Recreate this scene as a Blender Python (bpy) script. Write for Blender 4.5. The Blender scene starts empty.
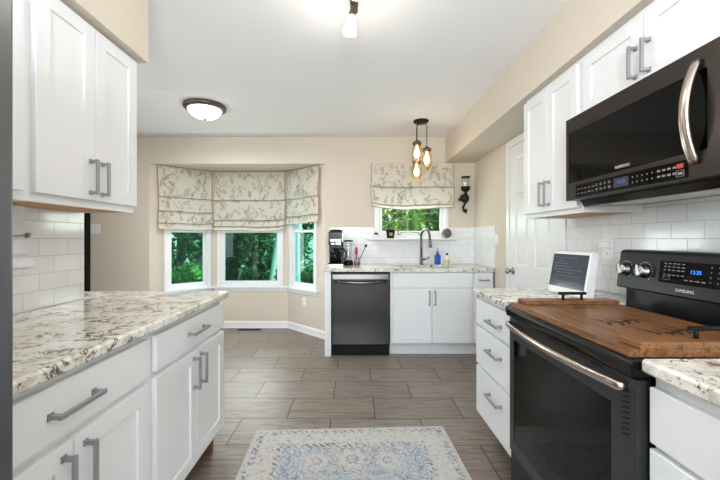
import bpy, bmesh, math, random
from mathutils import Vector, Matrix

random.seed(11)
S = bpy.context.scene
COL = S.collection
PI = math.pi

# ------------------------------------------------------------------ camera
cam_d = bpy.data.cameras.new('camera')
cam = bpy.data.objects.new('camera', cam_d)
COL.objects.link(cam)
cam.location = (0, 0, 1.22)
cam.rotation_euler = (PI / 2, 0, 0)
cam_d.sensor_width = 36
cam_d.lens = 17.5
cam_d.shift_x = 0.00833
cam_d.shift_y = -0.0021
cam_d.clip_start = 0.05
cam_d.clip_end = 200
S.camera = cam

# ------------------------------------------------------------------ world, sun, daylight, added fill lamps
W = bpy.data.worlds.new('world')
S.world = W
W.use_nodes = True
wn = W.node_tree
sky = wn.nodes.new('ShaderNodeTexSky')
sky.sky_type = 'NISHITA'
sky.sun_disc = False
sky.sun_elevation = math.radians(48)
sky.sun_rotation = math.radians(120)
wn.links.new(sky.outputs[0], wn.nodes['Background'].inputs[0])
wn.nodes['Background'].inputs[1].default_value = 0.48


def lamp(name, typ, loc, energy, color=(1, 1, 1), rot=(0, 0, 0), parent=None, **kw):
    d = bpy.data.lights.new(name, typ)
    d.energy = energy
    d.color = color
    for k, v in kw.items():
        setattr(d, k, v)
    o = bpy.data.objects.new(name, d)
    COL.objects.link(o)
    o.location = loc
    o.rotation_euler = rot
    if parent:
        o.parent = parent
    return o


sd = Vector((-0.80, 0.42, -0.75))
lamp('sun', 'SUN', (6, -4, 8), 9.0, (1, 0.96, 0.88), sd.to_track_quat('-Z', 'Y').to_euler(), angle=0.02)
# added fill lamp behind the camera, set at the added rear window
lamp('fill_rear', 'AREA', (-0.9, -2.40, 1.45), 82, (0.87, 0.935, 1), (PI / 2, 0, 0),
     shape='RECTANGLE', size=3.2, size_y=1.7)
# second added fill lamp, at the breakfast room's added side window
lamp('fill_side', 'AREA', (-3.12, 1.6, 1.5), 26, (0.87, 0.935, 1), (0, -PI / 2, 0),
     shape='RECTANGLE', size=1.5, size_y=2.0)
# added soft lamp aimed up at the ceiling to even out the brightness
lamp('fill_ceiling_bounce', 'AREA', (0.0, -1.2, 1.70), 92, (0.87, 0.935, 1), (PI - 0.45, 0, 0),
     shape='DISK', size=0.9)
# daylight coming in by the bay and the sink window
for n_, l_, r_, sx_, sy_, e_ in (('daylight_bay', (-1.41, 4.72, 1.0), (-PI / 2, 0, 0), 0.8, 0.6, 12),
                                 ('daylight_sink', (0.69, 4.30, 1.42), (-PI / 2, 0, 0), 0.7, 0.2, 4)):
    lamp(n_, 'AREA', l_, e_, (0.93, 1, 0.97), r_, shape='RECTANGLE', size=sx_, size_y=sy_)

S.view_settings.view_transform = 'Standard'
S.view_settings.look = 'None'
S.view_settings.gamma = 1
S.view_settings.use_curve_mapping = False
S.view_settings.exposure = 0.04


# ------------------------------------------------------------------ material helpers
def c(r, g, b):
    def f(v):
        v /= 255.0
        return v / 12.92 if v <= 0.04045 else ((v + 0.055) / 1.055) ** 2.4
    return (f(r), f(g), f(b), 1)


def new_mat(name):
    m = bpy.data.materials.new(name)
    m.use_nodes = True
    nt = m.node_tree
    return m, nt, nt.nodes['Principled BSDF']


def pm(name, col, rough=0.5, metal=0.0, emit=None, estr=0.0, spec=None, coat=0.0, bump=0.0, bscale=40, aniso=None):
    m, nt, b = new_mat(name)
    b.inputs['Base Color'].default_value = col
    b.inputs['Roughness'].default_value = rough
    b.inputs['Metallic'].default_value = metal
    if spec is not None:
        b.inputs['Specular IOR Level'].default_value = spec
    if coat:
        b.inputs['Coat Weight'].default_value = coat
        b.inputs['Coat Roughness'].default_value = 0.05
    if emit:
        b.inputs['Emission Color'].default_value = emit
        b.inputs['Emission Strength'].default_value = estr
    # gentle procedural variation so no surface is dead flat
    tc = nt.nodes.new('ShaderNodeTexCoord')
    nz = nt.nodes.new('ShaderNodeTexNoise')
    nz.inputs['Scale'].default_value = bscale
    nz.inputs['Detail'].default_value = 3
    if aniso:
        mp = nt.nodes.new('ShaderNodeMapping')
        mp.inputs['Scale'].default_value = aniso
        nt.links.new(tc.outputs['Object'], mp.inputs[0])
        nt.links.new(mp.outputs[0], nz.inputs['Vector'])
    else:
        nt.links.new(tc.outputs['Object'], nz.inputs['Vector'])
    mr = nt.nodes.new('ShaderNodeMapRange')
    mr.inputs['To Min'].default_value = max(rough - 0.04, 0.0)
    mr.inputs['To Max'].default_value = min(rough + 0.04, 1)
    nt.links.new(nz.outputs['Fac'], mr.inputs['Value'])
    nt.links.new(mr.outputs[0], b.inputs['Roughness'])
    if bump:
        bp = nt.nodes.new('ShaderNodeBump')
        bp.inputs['Strength'].default_value = bump
        bp.inputs['Distance'].default_value = 0.002
        nt.links.new(nz.outputs['Fac'], bp.inputs['Height'])
        nt.links.new(bp.outputs[0], b.inputs['Normal'])
    return m


class NG:
    """small wrapper to write node maths"""
    def __init__(self, nt):
        self.nt = nt

    def node(self, t):
        return self.nt.nodes.new(t)

    def plug(self, sock, v):
        if hasattr(v, 'is_output'):
            self.nt.links.new(v, sock)
        else:
            sock.default_value = v

    def m(self, op, a, b=0.0, clamp=False):
        n = self.node('ShaderNodeMath')
        n.operation = op
        n.use_clamp = clamp
        self.plug(n.inputs[0], a)
        self.plug(n.inputs[1], b)
        return n.outputs[0]

    def obj(self):
        return self.node('ShaderNodeTexCoord').outputs['Object']

    def sep(self, v):
        n = self.node('ShaderNodeSeparateXYZ')
        self.plug(n.inputs[0], v)
        return n.outputs

    def comb(self, x, y, z=0.0):
        n = self.node('ShaderNodeCombineXYZ')
        for s, v in zip(n.inputs, (x, y, z)):
            self.plug(s, v)
        return n.outputs[0]

    def mapv(self, v, loc=(0, 0, 0), rot=(0, 0, 0), sc=(1, 1, 1)):
        n = self.node('ShaderNodeMapping')
        self.plug(n.inputs[0], v)
        n.inputs['Location'].default_value = loc
        n.inputs['Rotation'].default_value = rot
        n.inputs['Scale'].default_value = sc
        return n.outputs[0]

    def noise(self, v, scale, detail=4, rough=0.55, dist=0.0, out='Fac'):
        n = self.node('ShaderNodeTexNoise')
        self.plug(n.inputs['Vector'], v)
        n.inputs['Scale'].default_value = scale
        n.inputs['Detail'].default_value = detail
        n.inputs['Roughness'].default_value = rough
        n.inputs['Distortion'].default_value = dist
        return n.outputs[out]

    def voro(self, v, scale, feature='F1', out='Distance', rnd=1.0):
        n = self.node('ShaderNodeTexVoronoi')
        n.feature = feature
        self.plug(n.inputs['Vector'], v)
        n.inputs['Scale'].default_value = scale
        n.inputs['Randomness'].default_value = rnd
        return n.outputs[out]

    def ramp(self, fac, stops, interp='LINEAR'):
        n = self.node('ShaderNodeValToRGB')
        self.plug(n.inputs[0], fac)
        n.color_ramp.interpolation = interp
        e = n.color_ramp.elements
        while len(e) < len(stops):
            e.new(0.5)
        for el, (p, col) in zip(e, stops):
            el.position = p
            el.color = col
        return n.outputs[0]

    def smooth(self, v, a, b):
        n = self.node('ShaderNodeMapRange')
        n.interpolation_type = 'SMOOTHSTEP'
        self.plug(n.inputs['Value'], v)
        n.inputs['From Min'].default_value = a
        n.inputs['From Max'].default_value = b
        return n.outputs[0]

    def mix(self, fac, a, b, mode='MIX'):
        n = self.node('ShaderNodeMix')
        n.data_type = 'RGBA'
        n.blend_type = mode
        self.plug(n.inputs[0], fac)
        self.plug(n.inputs[6], a)
        self.plug(n.inputs[7], b)
        return n.outputs[2]

    def bump(self, h, strength, dist=0.002):
        n = self.node('ShaderNodeBump')
        self.plug(n.inputs['Height'], h)
        n.inputs['Strength'].default_value = strength
        n.inputs['Distance'].default_value = dist
        return n.outputs[0]


WHITE, BLACK = (1, 1, 1, 1), (0, 0, 0, 1)

M_CAB = pm('cabinet_white_paint', c(234, 235, 237), 0.32, bscale=8)
M_WALL = pm('beige_wall_paint', c(217, 206, 191), 0.75, bump=0.05, bscale=180)
M_CEIL = pm('ceiling_white_paint', c(242, 242, 243), 0.9, bump=0.05, bscale=150)
M_TRIM = pm('white_trim_paint', c(240, 240, 242), 0.35, bscale=10)
M_PEWTER = pm('brushed_pewter', c(158, 158, 160), 0.38, 0.55, aniso=(200, 200, 8), bscale=1)
M_FAUCET = pm('dark_pewter', c(118, 113, 108), 0.3, 0.85)
M_CHROME = pm('satin_nickel', c(172, 172, 174), 0.25, 1.0)
M_BSTEEL = pm('black_stainless', c(58, 52, 49), 0.32, 0.8, aniso=(4, 4, 300), bscale=1)
M_RSTEEL = pm('charcoal_range_steel', c(46, 46, 48), 0.3, 0.7, aniso=(4, 4, 300), bscale=1)
M_DWSTEEL = pm('dark_stainless_door', c(92, 91, 92), 0.17, 1.0, aniso=(300, 4, 4), bscale=1)
M_FRIDGE = pm('fridge_steel', c(120, 122, 126), 0.3, 0.9, aniso=(4, 4, 200), bscale=1)
M_BLACK = pm('black_enamel', c(10, 10, 11), 0.2, spec=0.3)
M_BLACKM = pm('black_matt', c(14, 13, 13), 0.5, spec=0.25)
M_GLASSB = pm('black_glass', c(4, 4, 5), 0.04, spec=0.18)
M_COPPER = pm('warm_steel_handle', c(196, 182, 174), 0.25, 1.0, aniso=(10, 300, 300), bscale=1)
M_WHITEP = pm('white_plastic', c(240, 240, 240), 0.35)
M_BRONZE = pm('dark_bronze', c(96, 84, 75), 0.4, 0.5)
M_IRON = pm('black_iron', c(30, 27, 25), 0.5, 0.5)
M_RAWWOOD = pm('raw_birch_ply', c(196, 146, 100), 0.6, bscale=6, aniso=(30, 4, 30))
M_TOESHADE = pm('shade_dark_toe_board', c(70, 60, 52), 0.7)  # shade of the toe recess put into the board colour
M_TOE = pm('brown_toe_board', c(128, 84, 50), 0.6)
M_MARK = pm('panel_print', c(128, 128, 128), 0.5)
M_REDMARK = pm('red_print', c(190, 60, 50), 0.5)
M_BLUEDIG = pm('blue_digits', c(40, 120, 255), 0.5, emit=c(70, 150, 255), estr=0.6)
M_SILVERTXT = pm('silver_lettering', c(205, 200, 192), 0.3, 0.6)
M_SINK = pm('sink_steel', c(110, 108, 104), 0.35, 0.9)
M_BLUESOAP = pm('blue_soap', c(20, 92, 190), 0.15)
M_PINK = pm('pink_plastic', c(214, 40, 104), 0.4)
M_AMBER = pm('amber_liquid', c(140, 66, 30), 0.15)
M_GREEN = pm('leaf_green', c(96, 120, 40), 0.6)
M_YELLOW = pm('yellow_label', c(222, 200, 110), 0.5)
M_STONEBALL = pm('grey_twig', c(128, 122, 118), 0.7)
M_SCREEN = pm('dark_screen', c(40, 42, 52), 0.12, emit=c(66, 70, 84), estr=0.5)
M_SCREENTXT = pm('screen_text', c(86, 89, 100), 0.4, emit=c(120, 125, 140), estr=0.06)
M_CANDLE = pm('candle_wax', c(232, 224, 206), 0.6)
M_LAMPGLOW = pm('frosted_glow', c(255, 250, 240), 0.4, emit=(1, 0.95, 0.86, 1), estr=5.0)
M_SPOTGLOW = pm('spot_shade_glow', c(255, 246, 200), 0.4, emit=(1, 0.93, 0.66, 1), estr=2.6)
M_BULB = pm('amber_bulb_glow', c(255, 210, 140), 0.3, emit=(1, 0.72, 0.34, 1), estr=5.0)
M_TRUNK = pm('tree_bark', c(96, 86, 74), 0.9, bump=0.6, bscale=20)
M_BIRCH = pm('pale_bark', c(176, 172, 164), 0.8, bump=0.4, bscale=12)
M_VIOLET = pm('white_gloss_plastic', c(236, 234, 242), 0.25)


def make_glass(name, tint, refl=0.06):
    m = bpy.data.materials.new(name)
    m.use_nodes = True
    nt = m.node_tree
    nt.nodes.clear()
    o = nt.nodes.new('ShaderNodeOutputMaterial')
    mx = nt.nodes.new('ShaderNodeMixShader')
    t = nt.nodes.new('ShaderNodeBsdfTransparent')
    t.inputs[0].default_value = tint
    g = nt.nodes.new('ShaderNodeBsdfGlossy')
    g.inputs['Roughness'].default_value = 0.02
    mx.inputs[0].default_value = refl
    nt.links.new(t.outputs[0], mx.inputs[1])
    nt.links.new(g.outputs[0], mx.inputs[2])
    nt.links.new(mx.outputs[0], o.inputs[0])
    return m


M_PANE = make_glass('window_glass_teal', (0.56, 0.93, 0.84, 1), 0.03)
M_PANE2 = make_glass('window_glass_clear', (0.92, 0.98, 0.93, 1), 0.04)
M_JAR = make_glass('jar_glass', (0.95, 0.86, 0.70, 1), 0.12)  # amber tint puts the glow of the bulbs into the glass colour
M_JARC = make_glass('clear_glass', (0.92, 0.94, 0.94, 1), 0.10)


def granite():
    m, nt, b = new_mat('granite_white_veined')
    g = NG(nt)
    v = g.obj()
    w = g.mapv(v, rot=(0.3, 0.2, 0.6))
    base = g.ramp(g.noise(w, 9, 6, 0.65, 0.6), [(0.30, c(158, 152, 142)), (0.42, c(216, 210, 198)), (0.56, c(238, 235, 228)), (0.72, c(190, 185, 180))])
    warm = g.smooth(g.noise(g.mapv(v, loc=(3, 1, 2)), 6, 4, 0.6, 1.0), 0.55, 0.72)
    base = g.mix(g.m('MULTIPLY', warm, 0.55), base, c(200, 182, 150))
    # dark veins: ridges of a distorted noise broken by a second one
    r = g.m('ABSOLUTE', g.m('SUBTRACT', g.noise(w, 7.5, 5, 0.6, 1.3), 0.5))
    vein = g.m('SUBTRACT', 1.0, g.smooth(r, 0.005, 0.036))
    brk = g.smooth(g.noise(g.mapv(v, loc=(7, 4, 1)), 13, 3, 0.6), 0.44, 0.56)
    vein = g.m('MULTIPLY', vein, brk)
    spk = g.smooth(g.noise(v, 60, 3, 0.7, 0.4), 0.57, 0.64)
    clump = g.smooth(g.noise(g.mapv(v, loc=(1, 9, 3)), 10, 3, 0.6), 0.46, 0.58)
    spk = g.m('MULTIPLY', spk, clump)
    dark = g.m('MAXIMUM', vein, spk)
    col = g.mix(g.m('MULTIPLY', dark, 0.9), base, c(58, 53, 52))
    col = g.mix(g.m('MULTIPLY', g.smooth(g.noise(v, 120, 2, 0.6), 0.6, 0.7), 0.35), col, c(150, 140, 128))
    nt.links.new(col, b.inputs['Base Color'])
    b.inputs['Roughness'].default_value = 0.12
    return m


def floor_mat():
    m, nt, b = new_mat('floor_wood_look_tile')
    g = NG(nt)
    v = g.obj()
    w = g.mapv(v, loc=(0.156, -2.37 + 3.05, 0))
    br = g.node('ShaderNodeTexBrick')
    g.plug(br.inputs['Vector'], w)
    br.offset = 0.5
    br.inputs['Color1'].default_value = (0, 0, 0, 1)
    br.inputs['Color2'].default_value = (1, 1, 1, 1)
    br.inputs['Mortar'].default_value = (0.5, 0.5, 0.5, 1)
    br.inputs['Scale'].default_value = 1
    br.inputs['Mortar Size'].default_value = 0.0040
    br.inputs['Mortar Smooth'].default_value = 0.1
    br.inputs['Brick Width'].default_value = 0.6
    br.inputs['Row Height'].default_value = 0.305
    bw = g.node('ShaderNodeRGBToBW')
    g.plug(bw.inputs[0], br.outputs['Color'])
    rnd = bw.outputs[0]
    s = g.sep(v)
    wv = g.comb(g.m('ADD', s[0], g.m('MULTIPLY', rnd, 13.0)), g.m('ADD', s[1], g.m('MULTIPLY', rnd, 7.0)), 0.0)
    grain = g.noise(g.mapv(wv, sc=(1.3, 17, 1)), 2.4, 7, 0.7, 0.5)
    fine = g.noise(g.mapv(wv, sc=(5, 120, 1)), 2, 4, 0.6)
    col = g.ramp(grain, [(0.36, c(80, 70, 62)), (0.46, c(121, 110, 100)), (0.54, c(151, 140, 129)), (0.64, c(96, 85, 77))])
    col = g.mix(0.35, col, g.ramp(fine, [(0.3, c(104, 93, 84)), (0.7, c(154, 143, 133))]))
    tint = g.ramp(rnd, [(0.0, c(234, 230, 226)), (1.0, c(255, 253, 250))])
    col = g.mix(1.0, col, tint, 'MULTIPLY')
    col = g.mix(br.outputs['Fac'], col, c(56, 48, 42))
    nt.links.new(col, b.inputs['Base Color'])
    nt.links.new(g.m('ADD', 0.30, g.m('MULTIPLY', fine, 0.16)), b.inputs['Roughness'])
    nt.links.new(g.bump(g.m('SUBTRACT', g.m('MULTIPLY', fine, 0.25), br.outputs['Fac']), 0.4, 0.002), b.inputs['Normal'])
    return m


def tile_mat(name, axis):
    m, nt, b = new_mat(name)
    g = NG(nt)
    s = g.sep(g.obj())
    w = g.comb(s[0] if axis == 'x' else s[1], g.m('SUBTRACT', s[2], 0.915 - 0.762), 0.0)
    br = g.node('ShaderNodeTexBrick')
    g.plug(br.inputs['Vector'], w)
    br.offset = 0.5
    br.inputs['Color1'].default_value = c(240, 241, 242)
    br.inputs['Color2'].default_value = c(232, 234, 236)
    br.inputs['Mortar'].default_value = c(196, 197, 198)
    br.inputs['Scale'].default_value = 1
    br.inputs['Mortar Size'].default_value = 0.0016
    br.inputs['Mortar Smooth'].default_value = 0.2
    br.inputs['Brick Width'].default_value = 0.1524
    br.inputs['Row Height'].default_value = 0.0762
    nt.links.new(br.outputs['Color'], b.inputs['Base Color'])
    nt.links.new(g.m('ADD', 0.10, g.m('MULTIPLY', br.outputs['Fac'], 0.5)), b.inputs['Roughness'])
    h = g.m('ADD', g.m('MULTIPLY', br.outputs['Fac'], -1.0), g.m('MULTIPLY', g.noise(w, 7, 2), 0.35))
    nt.links.new(g.bump(h, 0.35, 0.0015), b.inputs['Normal'])
    return m


def wood_board():
    m, nt, b = new_mat('board_brown_planks')
    g = NG(nt)
    v = g.obj()
    s = g.sep(v)
    pl = g.m('FLOOR', g.m('DIVIDE', s[1], 0.058))
    fr = g.m('FRACT', g.m('DIVIDE', s[1], 0.058))
    wv = g.comb(g.m('ADD', s[0], g.m('MULTIPLY', pl, 3.7)), g.m('ADD', s[1], g.m('MULTIPLY', pl, 1.3)), s[2])
    gr = g.noise(g.mapv(wv, sc=(1.8, 22, 22)), 3, 6, 0.65, 0.8)
    col = g.ramp(gr, [(0.36, c(46, 27, 15)), (0.45, c(98, 61, 34)), (0.54, c(146, 97, 57)), (0.64, c(76, 45, 24))])
    vv = g.noise(g.comb(g.m('MULTIPLY', pl, 5.1), 0.0, 0.0), 1, 0)
    col = g.mix(g.m('MULTIPLY', vv, 0.45), col, c(156, 112, 70))
    seam = g.m('SUBTRACT', 1.0, g.smooth(g.m('MINIMUM', fr, g.m('SUBTRACT', 1.0, fr)), 0.0, 0.03))
    col = g.mix(g.m('MULTIPLY', seam, 0.8), col, c(52, 26, 14))
    nt.links.new(col, b.inputs['Base Color'])
    b.inputs['Roughness'].default_value = 0.38
    nt.links.new(g.bump(g.m('SUBTRACT', gr, seam), 0.25, 0.001), b.inputs['Normal'])
    return m


def rug_mat():
    m, nt, b = new_mat('rug_faded_blue_pattern')
    g = NG(nt)
    v = g.obj()
    s = g.sep(v)
    ax, ay = g.m('ABSOLUTE', s[0]), g.m('ABSOLUTE', s[1])
    d = g.m('MINIMUM', g.m('SUBTRACT', 0.61, ax), g.m('SUBTRACT', 0.915, ay))
    mir = g.comb(ax, ay, 0.0)
    cream, blue, navy, rose, grey = c(194, 189, 180), c(136, 149, 164), c(84, 96, 122), c(190, 174, 166), c(180, 178, 177)
    # field ornament: mirrored cells with rings, plus three medallions along the far end
    vd = g.voro(mir, 15.0, 'F1', 'Distance', 0.75)
    rings = g.m('SINE', g.m('MULTIPLY', vd, 40.0))
    field = g.mix(g.smooth(rings, 0.1, 0.8), blue, c(192, 198, 200))
    edge = g.voro(mir, 22.0, 'DISTANCE_TO_EDGE', 'Distance', 0.8)
    field = g.mix(g.m('MULTIPLY', g.m('SUBTRACT', 1.0, g.smooth(edge, 0.02, 0.09)), 0.6), field, navy)
    for cx, cy, r in ((0.0, 0.60, 0.11), (0.20, 0.585, 0.085), (0.0, 0.0, 0.24), (0.20, 0.2, 0.085)):
        dx = g.m('SUBTRACT', ax, cx)
        dy = g.m('SUBTRACT', ay, cy)
        an = g.m('ARCTAN2', dy, dx)
        rr = g.m('SQRT', g.m('ADD', g.m('MULTIPLY', dx, dx), g.m('MULTIPLY', dy, dy)))
        lob = g.m('MULTIPLY', rr, g.m('ADD', 1.0, g.m('MULTIPLY', g.m('COSINE', g.m('MULTIPLY', an, 8.0)), 0.16)))
        q = g.m('DIVIDE', lob, r)
        inside = g.m('SUBTRACT', 1.0, g.smooth(q, 0.9, 1.0))
        pat = g.ramp(q, [(0.0, rose), (0.22, navy), (0.34, cream), (0.55, rose), (0.7, cream), (0.82, navy), (0.9, cream)], 'CONSTANT')
        field = g.mix(g.m('MULTIPLY', inside, 0.8), field, pat)
    # cream border with rosettes
    vb = g.voro(mir, 8.0, 'F1', 'Distance', 0.35)
    ros = g.m('SINE', g.m('MULTIPLY', vb, 60.0))
    bord = g.mix(g.m('MULTIPLY', g.smooth(ros, 0.2, 0.9), 0.5), cream, blue)
    bord = g.mix(g.m('MULTIPLY', g.m('SUBTRACT', 1.0, g.smooth(vb, 0.1, 0.22)), 0.5), bord, rose)
    # guard bands of dark dashes
    gd = g.m('SINE', g.m('MULTIPLY', g.m('ADD', s[0], s[1]), 150.0))
    gz = g.noise(v, 45, 3, 0.6)
    guard = g.mix(g.smooth(g.m('ADD', g.m('MULTIPLY', gd, 0.09), gz), 0.42, 0.62), cream, navy)
    col = g.mix(g.smooth(d, 0.195, 0.20), bord, field)
    in1 = g.m('MULTIPLY', g.smooth(d, 0.158, 0.162), g.m('SUBTRACT', 1.0, g.smooth(d, 0.196, 0.20)))
    col = g.mix(in1, col, guard)
    col = g.mix(g.m('SUBTRACT', 1.0, g.smooth(d, 0.055, 0.058)), col, guard)
    col = g.mix(g.m('SUBTRACT', 1.0, g.smooth(d, 0.020, 0.023)), col, grey)
    # worn patches
    wear = g.smooth(g.noise(v, 6, 5, 0.75), 0.40, 0.68)
    col = g.mix(g.m('MULTIPLY', wear, 0.6), col, c(190, 188, 183))
    sp = g.smooth(g.noise(v, 70, 4, 0.8), 0.40, 0.60)
    col = g.mix(g.m('MULTIPLY', sp, 0.5), col, c(196, 194, 190))
    dk = g.smooth(g.noise(g.mapv(v, loc=(4, 2, 0)), 34, 4, 0.8), 0.54, 0.64)
    col = g.mix(g.m('MULTIPLY', dk, 0.6), col, c(104, 116, 138))
    nt.links.new(col, b.inputs['Base Color'])
    b.inputs['Roughness'].default_value = 0.95
    b.inputs['Specular IOR Level'].default_value = 0.1
    nt.links.new(g.bump(g.noise(v, 300, 2), 0.5, 0.002), b.inputs['Normal'])
    return m


def fabric_mat(name, col, trans):
    m, nt, b = new_mat(name)
    g = NG(nt)
    v = g.obj()
    weave = g.noise(g.mapv(v, sc=(1, 1, 1)), 220, 2, 0.6)
    nt.links.new(g.mix(g.m('MULTIPLY', weave, 0.25), col, c(196, 186, 168)), b.inputs['Base Color'])
    b.inputs['Roughness'].default_value = 0.9
    b.inputs['Specular IOR Level'].default_value = 0.1
    t = g.node('ShaderNodeBsdfTranslucent')
    t.inputs[0].default_value = col
    mx = g.node('ShaderNodeMixShader')
    mx.inputs[0].default_value = trans
    nt.links.new(b.outputs[0], mx.inputs[1])
    nt.links.new(t.outputs[0], mx.inputs[2])
    nt.links.new(mx.outputs[0], nt.nodes['Material Output'].inputs[0])
    return m


def leaf_mat(name, stops):
    m, nt, b = new_mat(name)
    g = NG(nt)
    v = g.obj()
    n = g.m('ADD', g.m('MULTIPLY', g.noise(v, 1.6, 3), 0.55), g.m('MULTIPLY', g.noise(v, 14, 2), 0.45))
    col = g.ramp(n, stops)
    nt.links.new(col, b.inputs['Base Color'])
    b.inputs['Roughness'].default_value = 0.5
    t = g.node('ShaderNodeBsdfTranslucent')
    g.plug(t.inputs[0], col)
    mx = g.node('ShaderNodeMixShader')
    mx.inputs[0].default_value = 0.3
    nt.links.new(b.outputs[0], mx.inputs[1])
    nt.links.new(t.outputs[0], mx.inputs[2])
    nt.links.new(mx.outputs[0], nt.nodes['Material Output'].inputs[0])
    return m


M_GRANITE = granite()
M_FLOOR = floor_mat()
M_TILEX = tile_mat('subway_tile_across', 'x')
M_TILEY = tile_mat('subway_tile_along', 'y')
M_BOARD = wood_board()
M_RUG = rug_mat()
M_FABRIC = fabric_mat('cream_linen', c(234, 226, 215), 0.28)
M_PRINT = fabric_mat('taupe_leaf_print', c(176, 166, 150), 0.2)
M_PRINT2 = fabric_mat('pale_sprig_print', c(204, 195, 179), 0.2)
M_HEM = fabric_mat('brown_edge_piping', c(128, 110, 86), 0.1)
M_LEAFA = leaf_mat('foliage_mid', [(0.25, c(24, 52, 22)), (0.5, c(56, 104, 40)), (0.75, c(120, 160, 66))])
M_LEAFB = leaf_mat('foliage_dark', [(0.25, c(14, 38, 22)), (0.5, c(34, 78, 40)), (0.75, c(84, 128, 62))])
M_LEAFC = leaf_mat('foliage_bright', [(0.25, c(60, 104, 36)), (0.5, c(108, 156, 56)), (0.75, c(196, 214, 120))])
M_GRASS = pm('woodland_floor', c(62, 76, 38), 0.95, bscale=3)
M_SPLATTER = pm('dark_lamp_lens', c(214, 214, 210), 0.5)


# ------------------------------------------------------------------ mesh helpers
def BM():
    return bmesh.new()


def box(bm, x0, x1, y0, y1, z0, z1, bev=0.0, M=None, mi=0, seg=1):
    t = bmesh.new()
    vs = [t.verts.new(p) for p in ((x0, y0, z0), (x1, y0, z0), (x1, y1, z0), (x0, y1, z0),
                                   (x0, y0, z1), (x1, y0, z1), (x1, y1, z1), (x0, y1, z1))]
    for f in ((0, 3, 2, 1), (4, 5, 6, 7), (0, 1, 5, 4), (1, 2, 6, 5), (2, 3, 7, 6), (3, 0, 4, 7)):
        t.faces.new([vs[i] for i in f])
    if bev:
        bmesh.ops.bevel(t, geom=t.edges[:], offset=bev, segments=seg, affect='EDGES', profile=0.5)
    merge(bm, t, M, mi)


def merge(bm, t, M=None, mi=0):
    bmesh.ops.recalc_face_normals(t, faces=t.faces[:])
    vm = {}
    for v in t.verts:
        vm[v] = bm.verts.new(M @ v.co if M is not None else v.co)
    for f in t.faces:
        try:
            nf = bm.faces.new([vm[v] for v in f.verts])
            nf.material_index = mi
            nf.smooth = f.smooth
        except ValueError:
            pass
    t.free()


def prism(bm, pts, a0, a1, axis='x', bev=0.0, M=None, mi=0):
    """polygon pts extruded along an axis; pts are (y,z) for x, (x,z) for y, (x,y) for z"""
    t = bmesh.new()

    def P(p, a):
        return {'x': (a, p[0], p[1]), 'y': (p[0], a, p[1]), 'z': (p[0], p[1], a)}[axis]
    A = [t.verts.new(P(p, a0)) for p in pts]
    B = [t.verts.new(P(p, a1)) for p in pts]
    n = len(pts)
    t.faces.new(A)
    t.faces.new(B[::-1])
    for i in range(n):
        t.faces.new((A[i], B[i], B[(i + 1) % n], A[(i + 1) % n]))
    bmesh.ops.recalc_face_normals(t, faces=t.faces[:])
    if bev:
        bmesh.ops.bevel(t, geom=t.edges[:], offset=bev, segments=1, affect='EDGES')
    merge(bm, t, M, mi)


def lathe(bm, prof, seg=20, M=None, mi=0, smooth=True, closed_ends=True):
    """profile of (radius, z) turned about z"""
    t = bmesh.new()
    rings = []
    for r, z in prof:
        if r < 1e-5:
            rings.append([t.verts.new((0, 0, z))])
        else:
            rings.append([t.verts.new((r * math.cos(2 * PI * k / seg), r * math.sin(2 * PI * k / seg), z)) for k in range(seg)])
    for a, b in zip(rings, rings[1:]):
        for k in range(seg):
            k2 = (k + 1) % seg
            if len(a) == 1 and len(b) == 1:
                continue
            if len(a) == 1:
                f = t.faces.new((a[0], b[k2], b[k]))
            elif len(b) == 1:
                f = t.faces.new((a[k], a[k2], b[0]))
            else:
                f = t.faces.new((a[k], a[k2], b[k2], b[k]))
            f.smooth = smooth
    if closed_ends:
        for rg in (rings[0], rings[-1]):
            if len(rg) > 1:
                t.faces.new(rg)
    merge(bm, t, M, mi)


def T(x, y, z):
    return Matrix.Translation((x, y, z))


def R(a, ax):
    return Matrix.Rotation(a, 4, ax)


def tube(bm, pts, r, seg=10, mi=0, M=None, rr=None):
    pts = [Vector(p) for p in pts]
    t = bmesh.new()
    n = len(pts)
    rings = []
    up = None
    for i, p in enumerate(pts):
        d = (pts[min(i + 1, n - 1)] - pts[max(i - 1, 0)]).normalized()
        if up is None:
            up = Vector((0, 0, 1)) if abs(d.z) < 0.9 else Vector((1, 0, 0))
        s = d.cross(up)
        if s.length < 1e-4:
            s = d.orthogonal()
        s.normalize()
        up = s.cross(d).normalized()
        rad = rr[i] if rr else r
        rings.append([t.verts.new(p + rad * (math.cos(2 * PI * k / seg) * s + math.sin(2 * PI * k / seg) * up)) for k in range(seg)])
    for a, b in zip(rings, rings[1:]):
        for k in range(seg):
            f = t.faces.new((a[k], a[(k + 1) % seg], b[(k + 1) % seg], b[k]))
            f.smooth = True
    t.faces.new(rings[0])
    t.faces.new(rings[-1])
    merge(bm, t, M, mi)


def ribbon_bar(bm, pts, halfw, halft, wdir, M=None, mi=0):
    """flat bar following pts, wide along wdir"""
    wdir = Vector(wdir).normalized()
    pts = [Vector(p) for p in pts]
    t = bmesh.new()
    rings = []
    n = len(pts)
    for i, p in enumerate(pts):
        d = (pts[min(i + 1, n - 1)] - pts[max(i - 1, 0)]).normalized()
        nn = d.cross(wdir).normalized()
        rings.append([t.verts.new(p + a * halfw * wdir + b * halft * nn) for a, b in
                      ((-1, -0.4), (-0.7, -1), (0.7, -1), (1, -0.4), (1, 0.4), (0.7, 1), (-0.7, 1), (-1, 0.4))])
    for a, b in zip(rings, rings[1:]):
        for k in range(8):
            f = t.faces.new((a[k], a[(k + 1) % 8], b[(k + 1) % 8], b[k]))
            f.smooth = True
    t.faces.new(rings[0])
    t.faces.new(rings[-1])
    merge(bm, t, M, mi)


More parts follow.
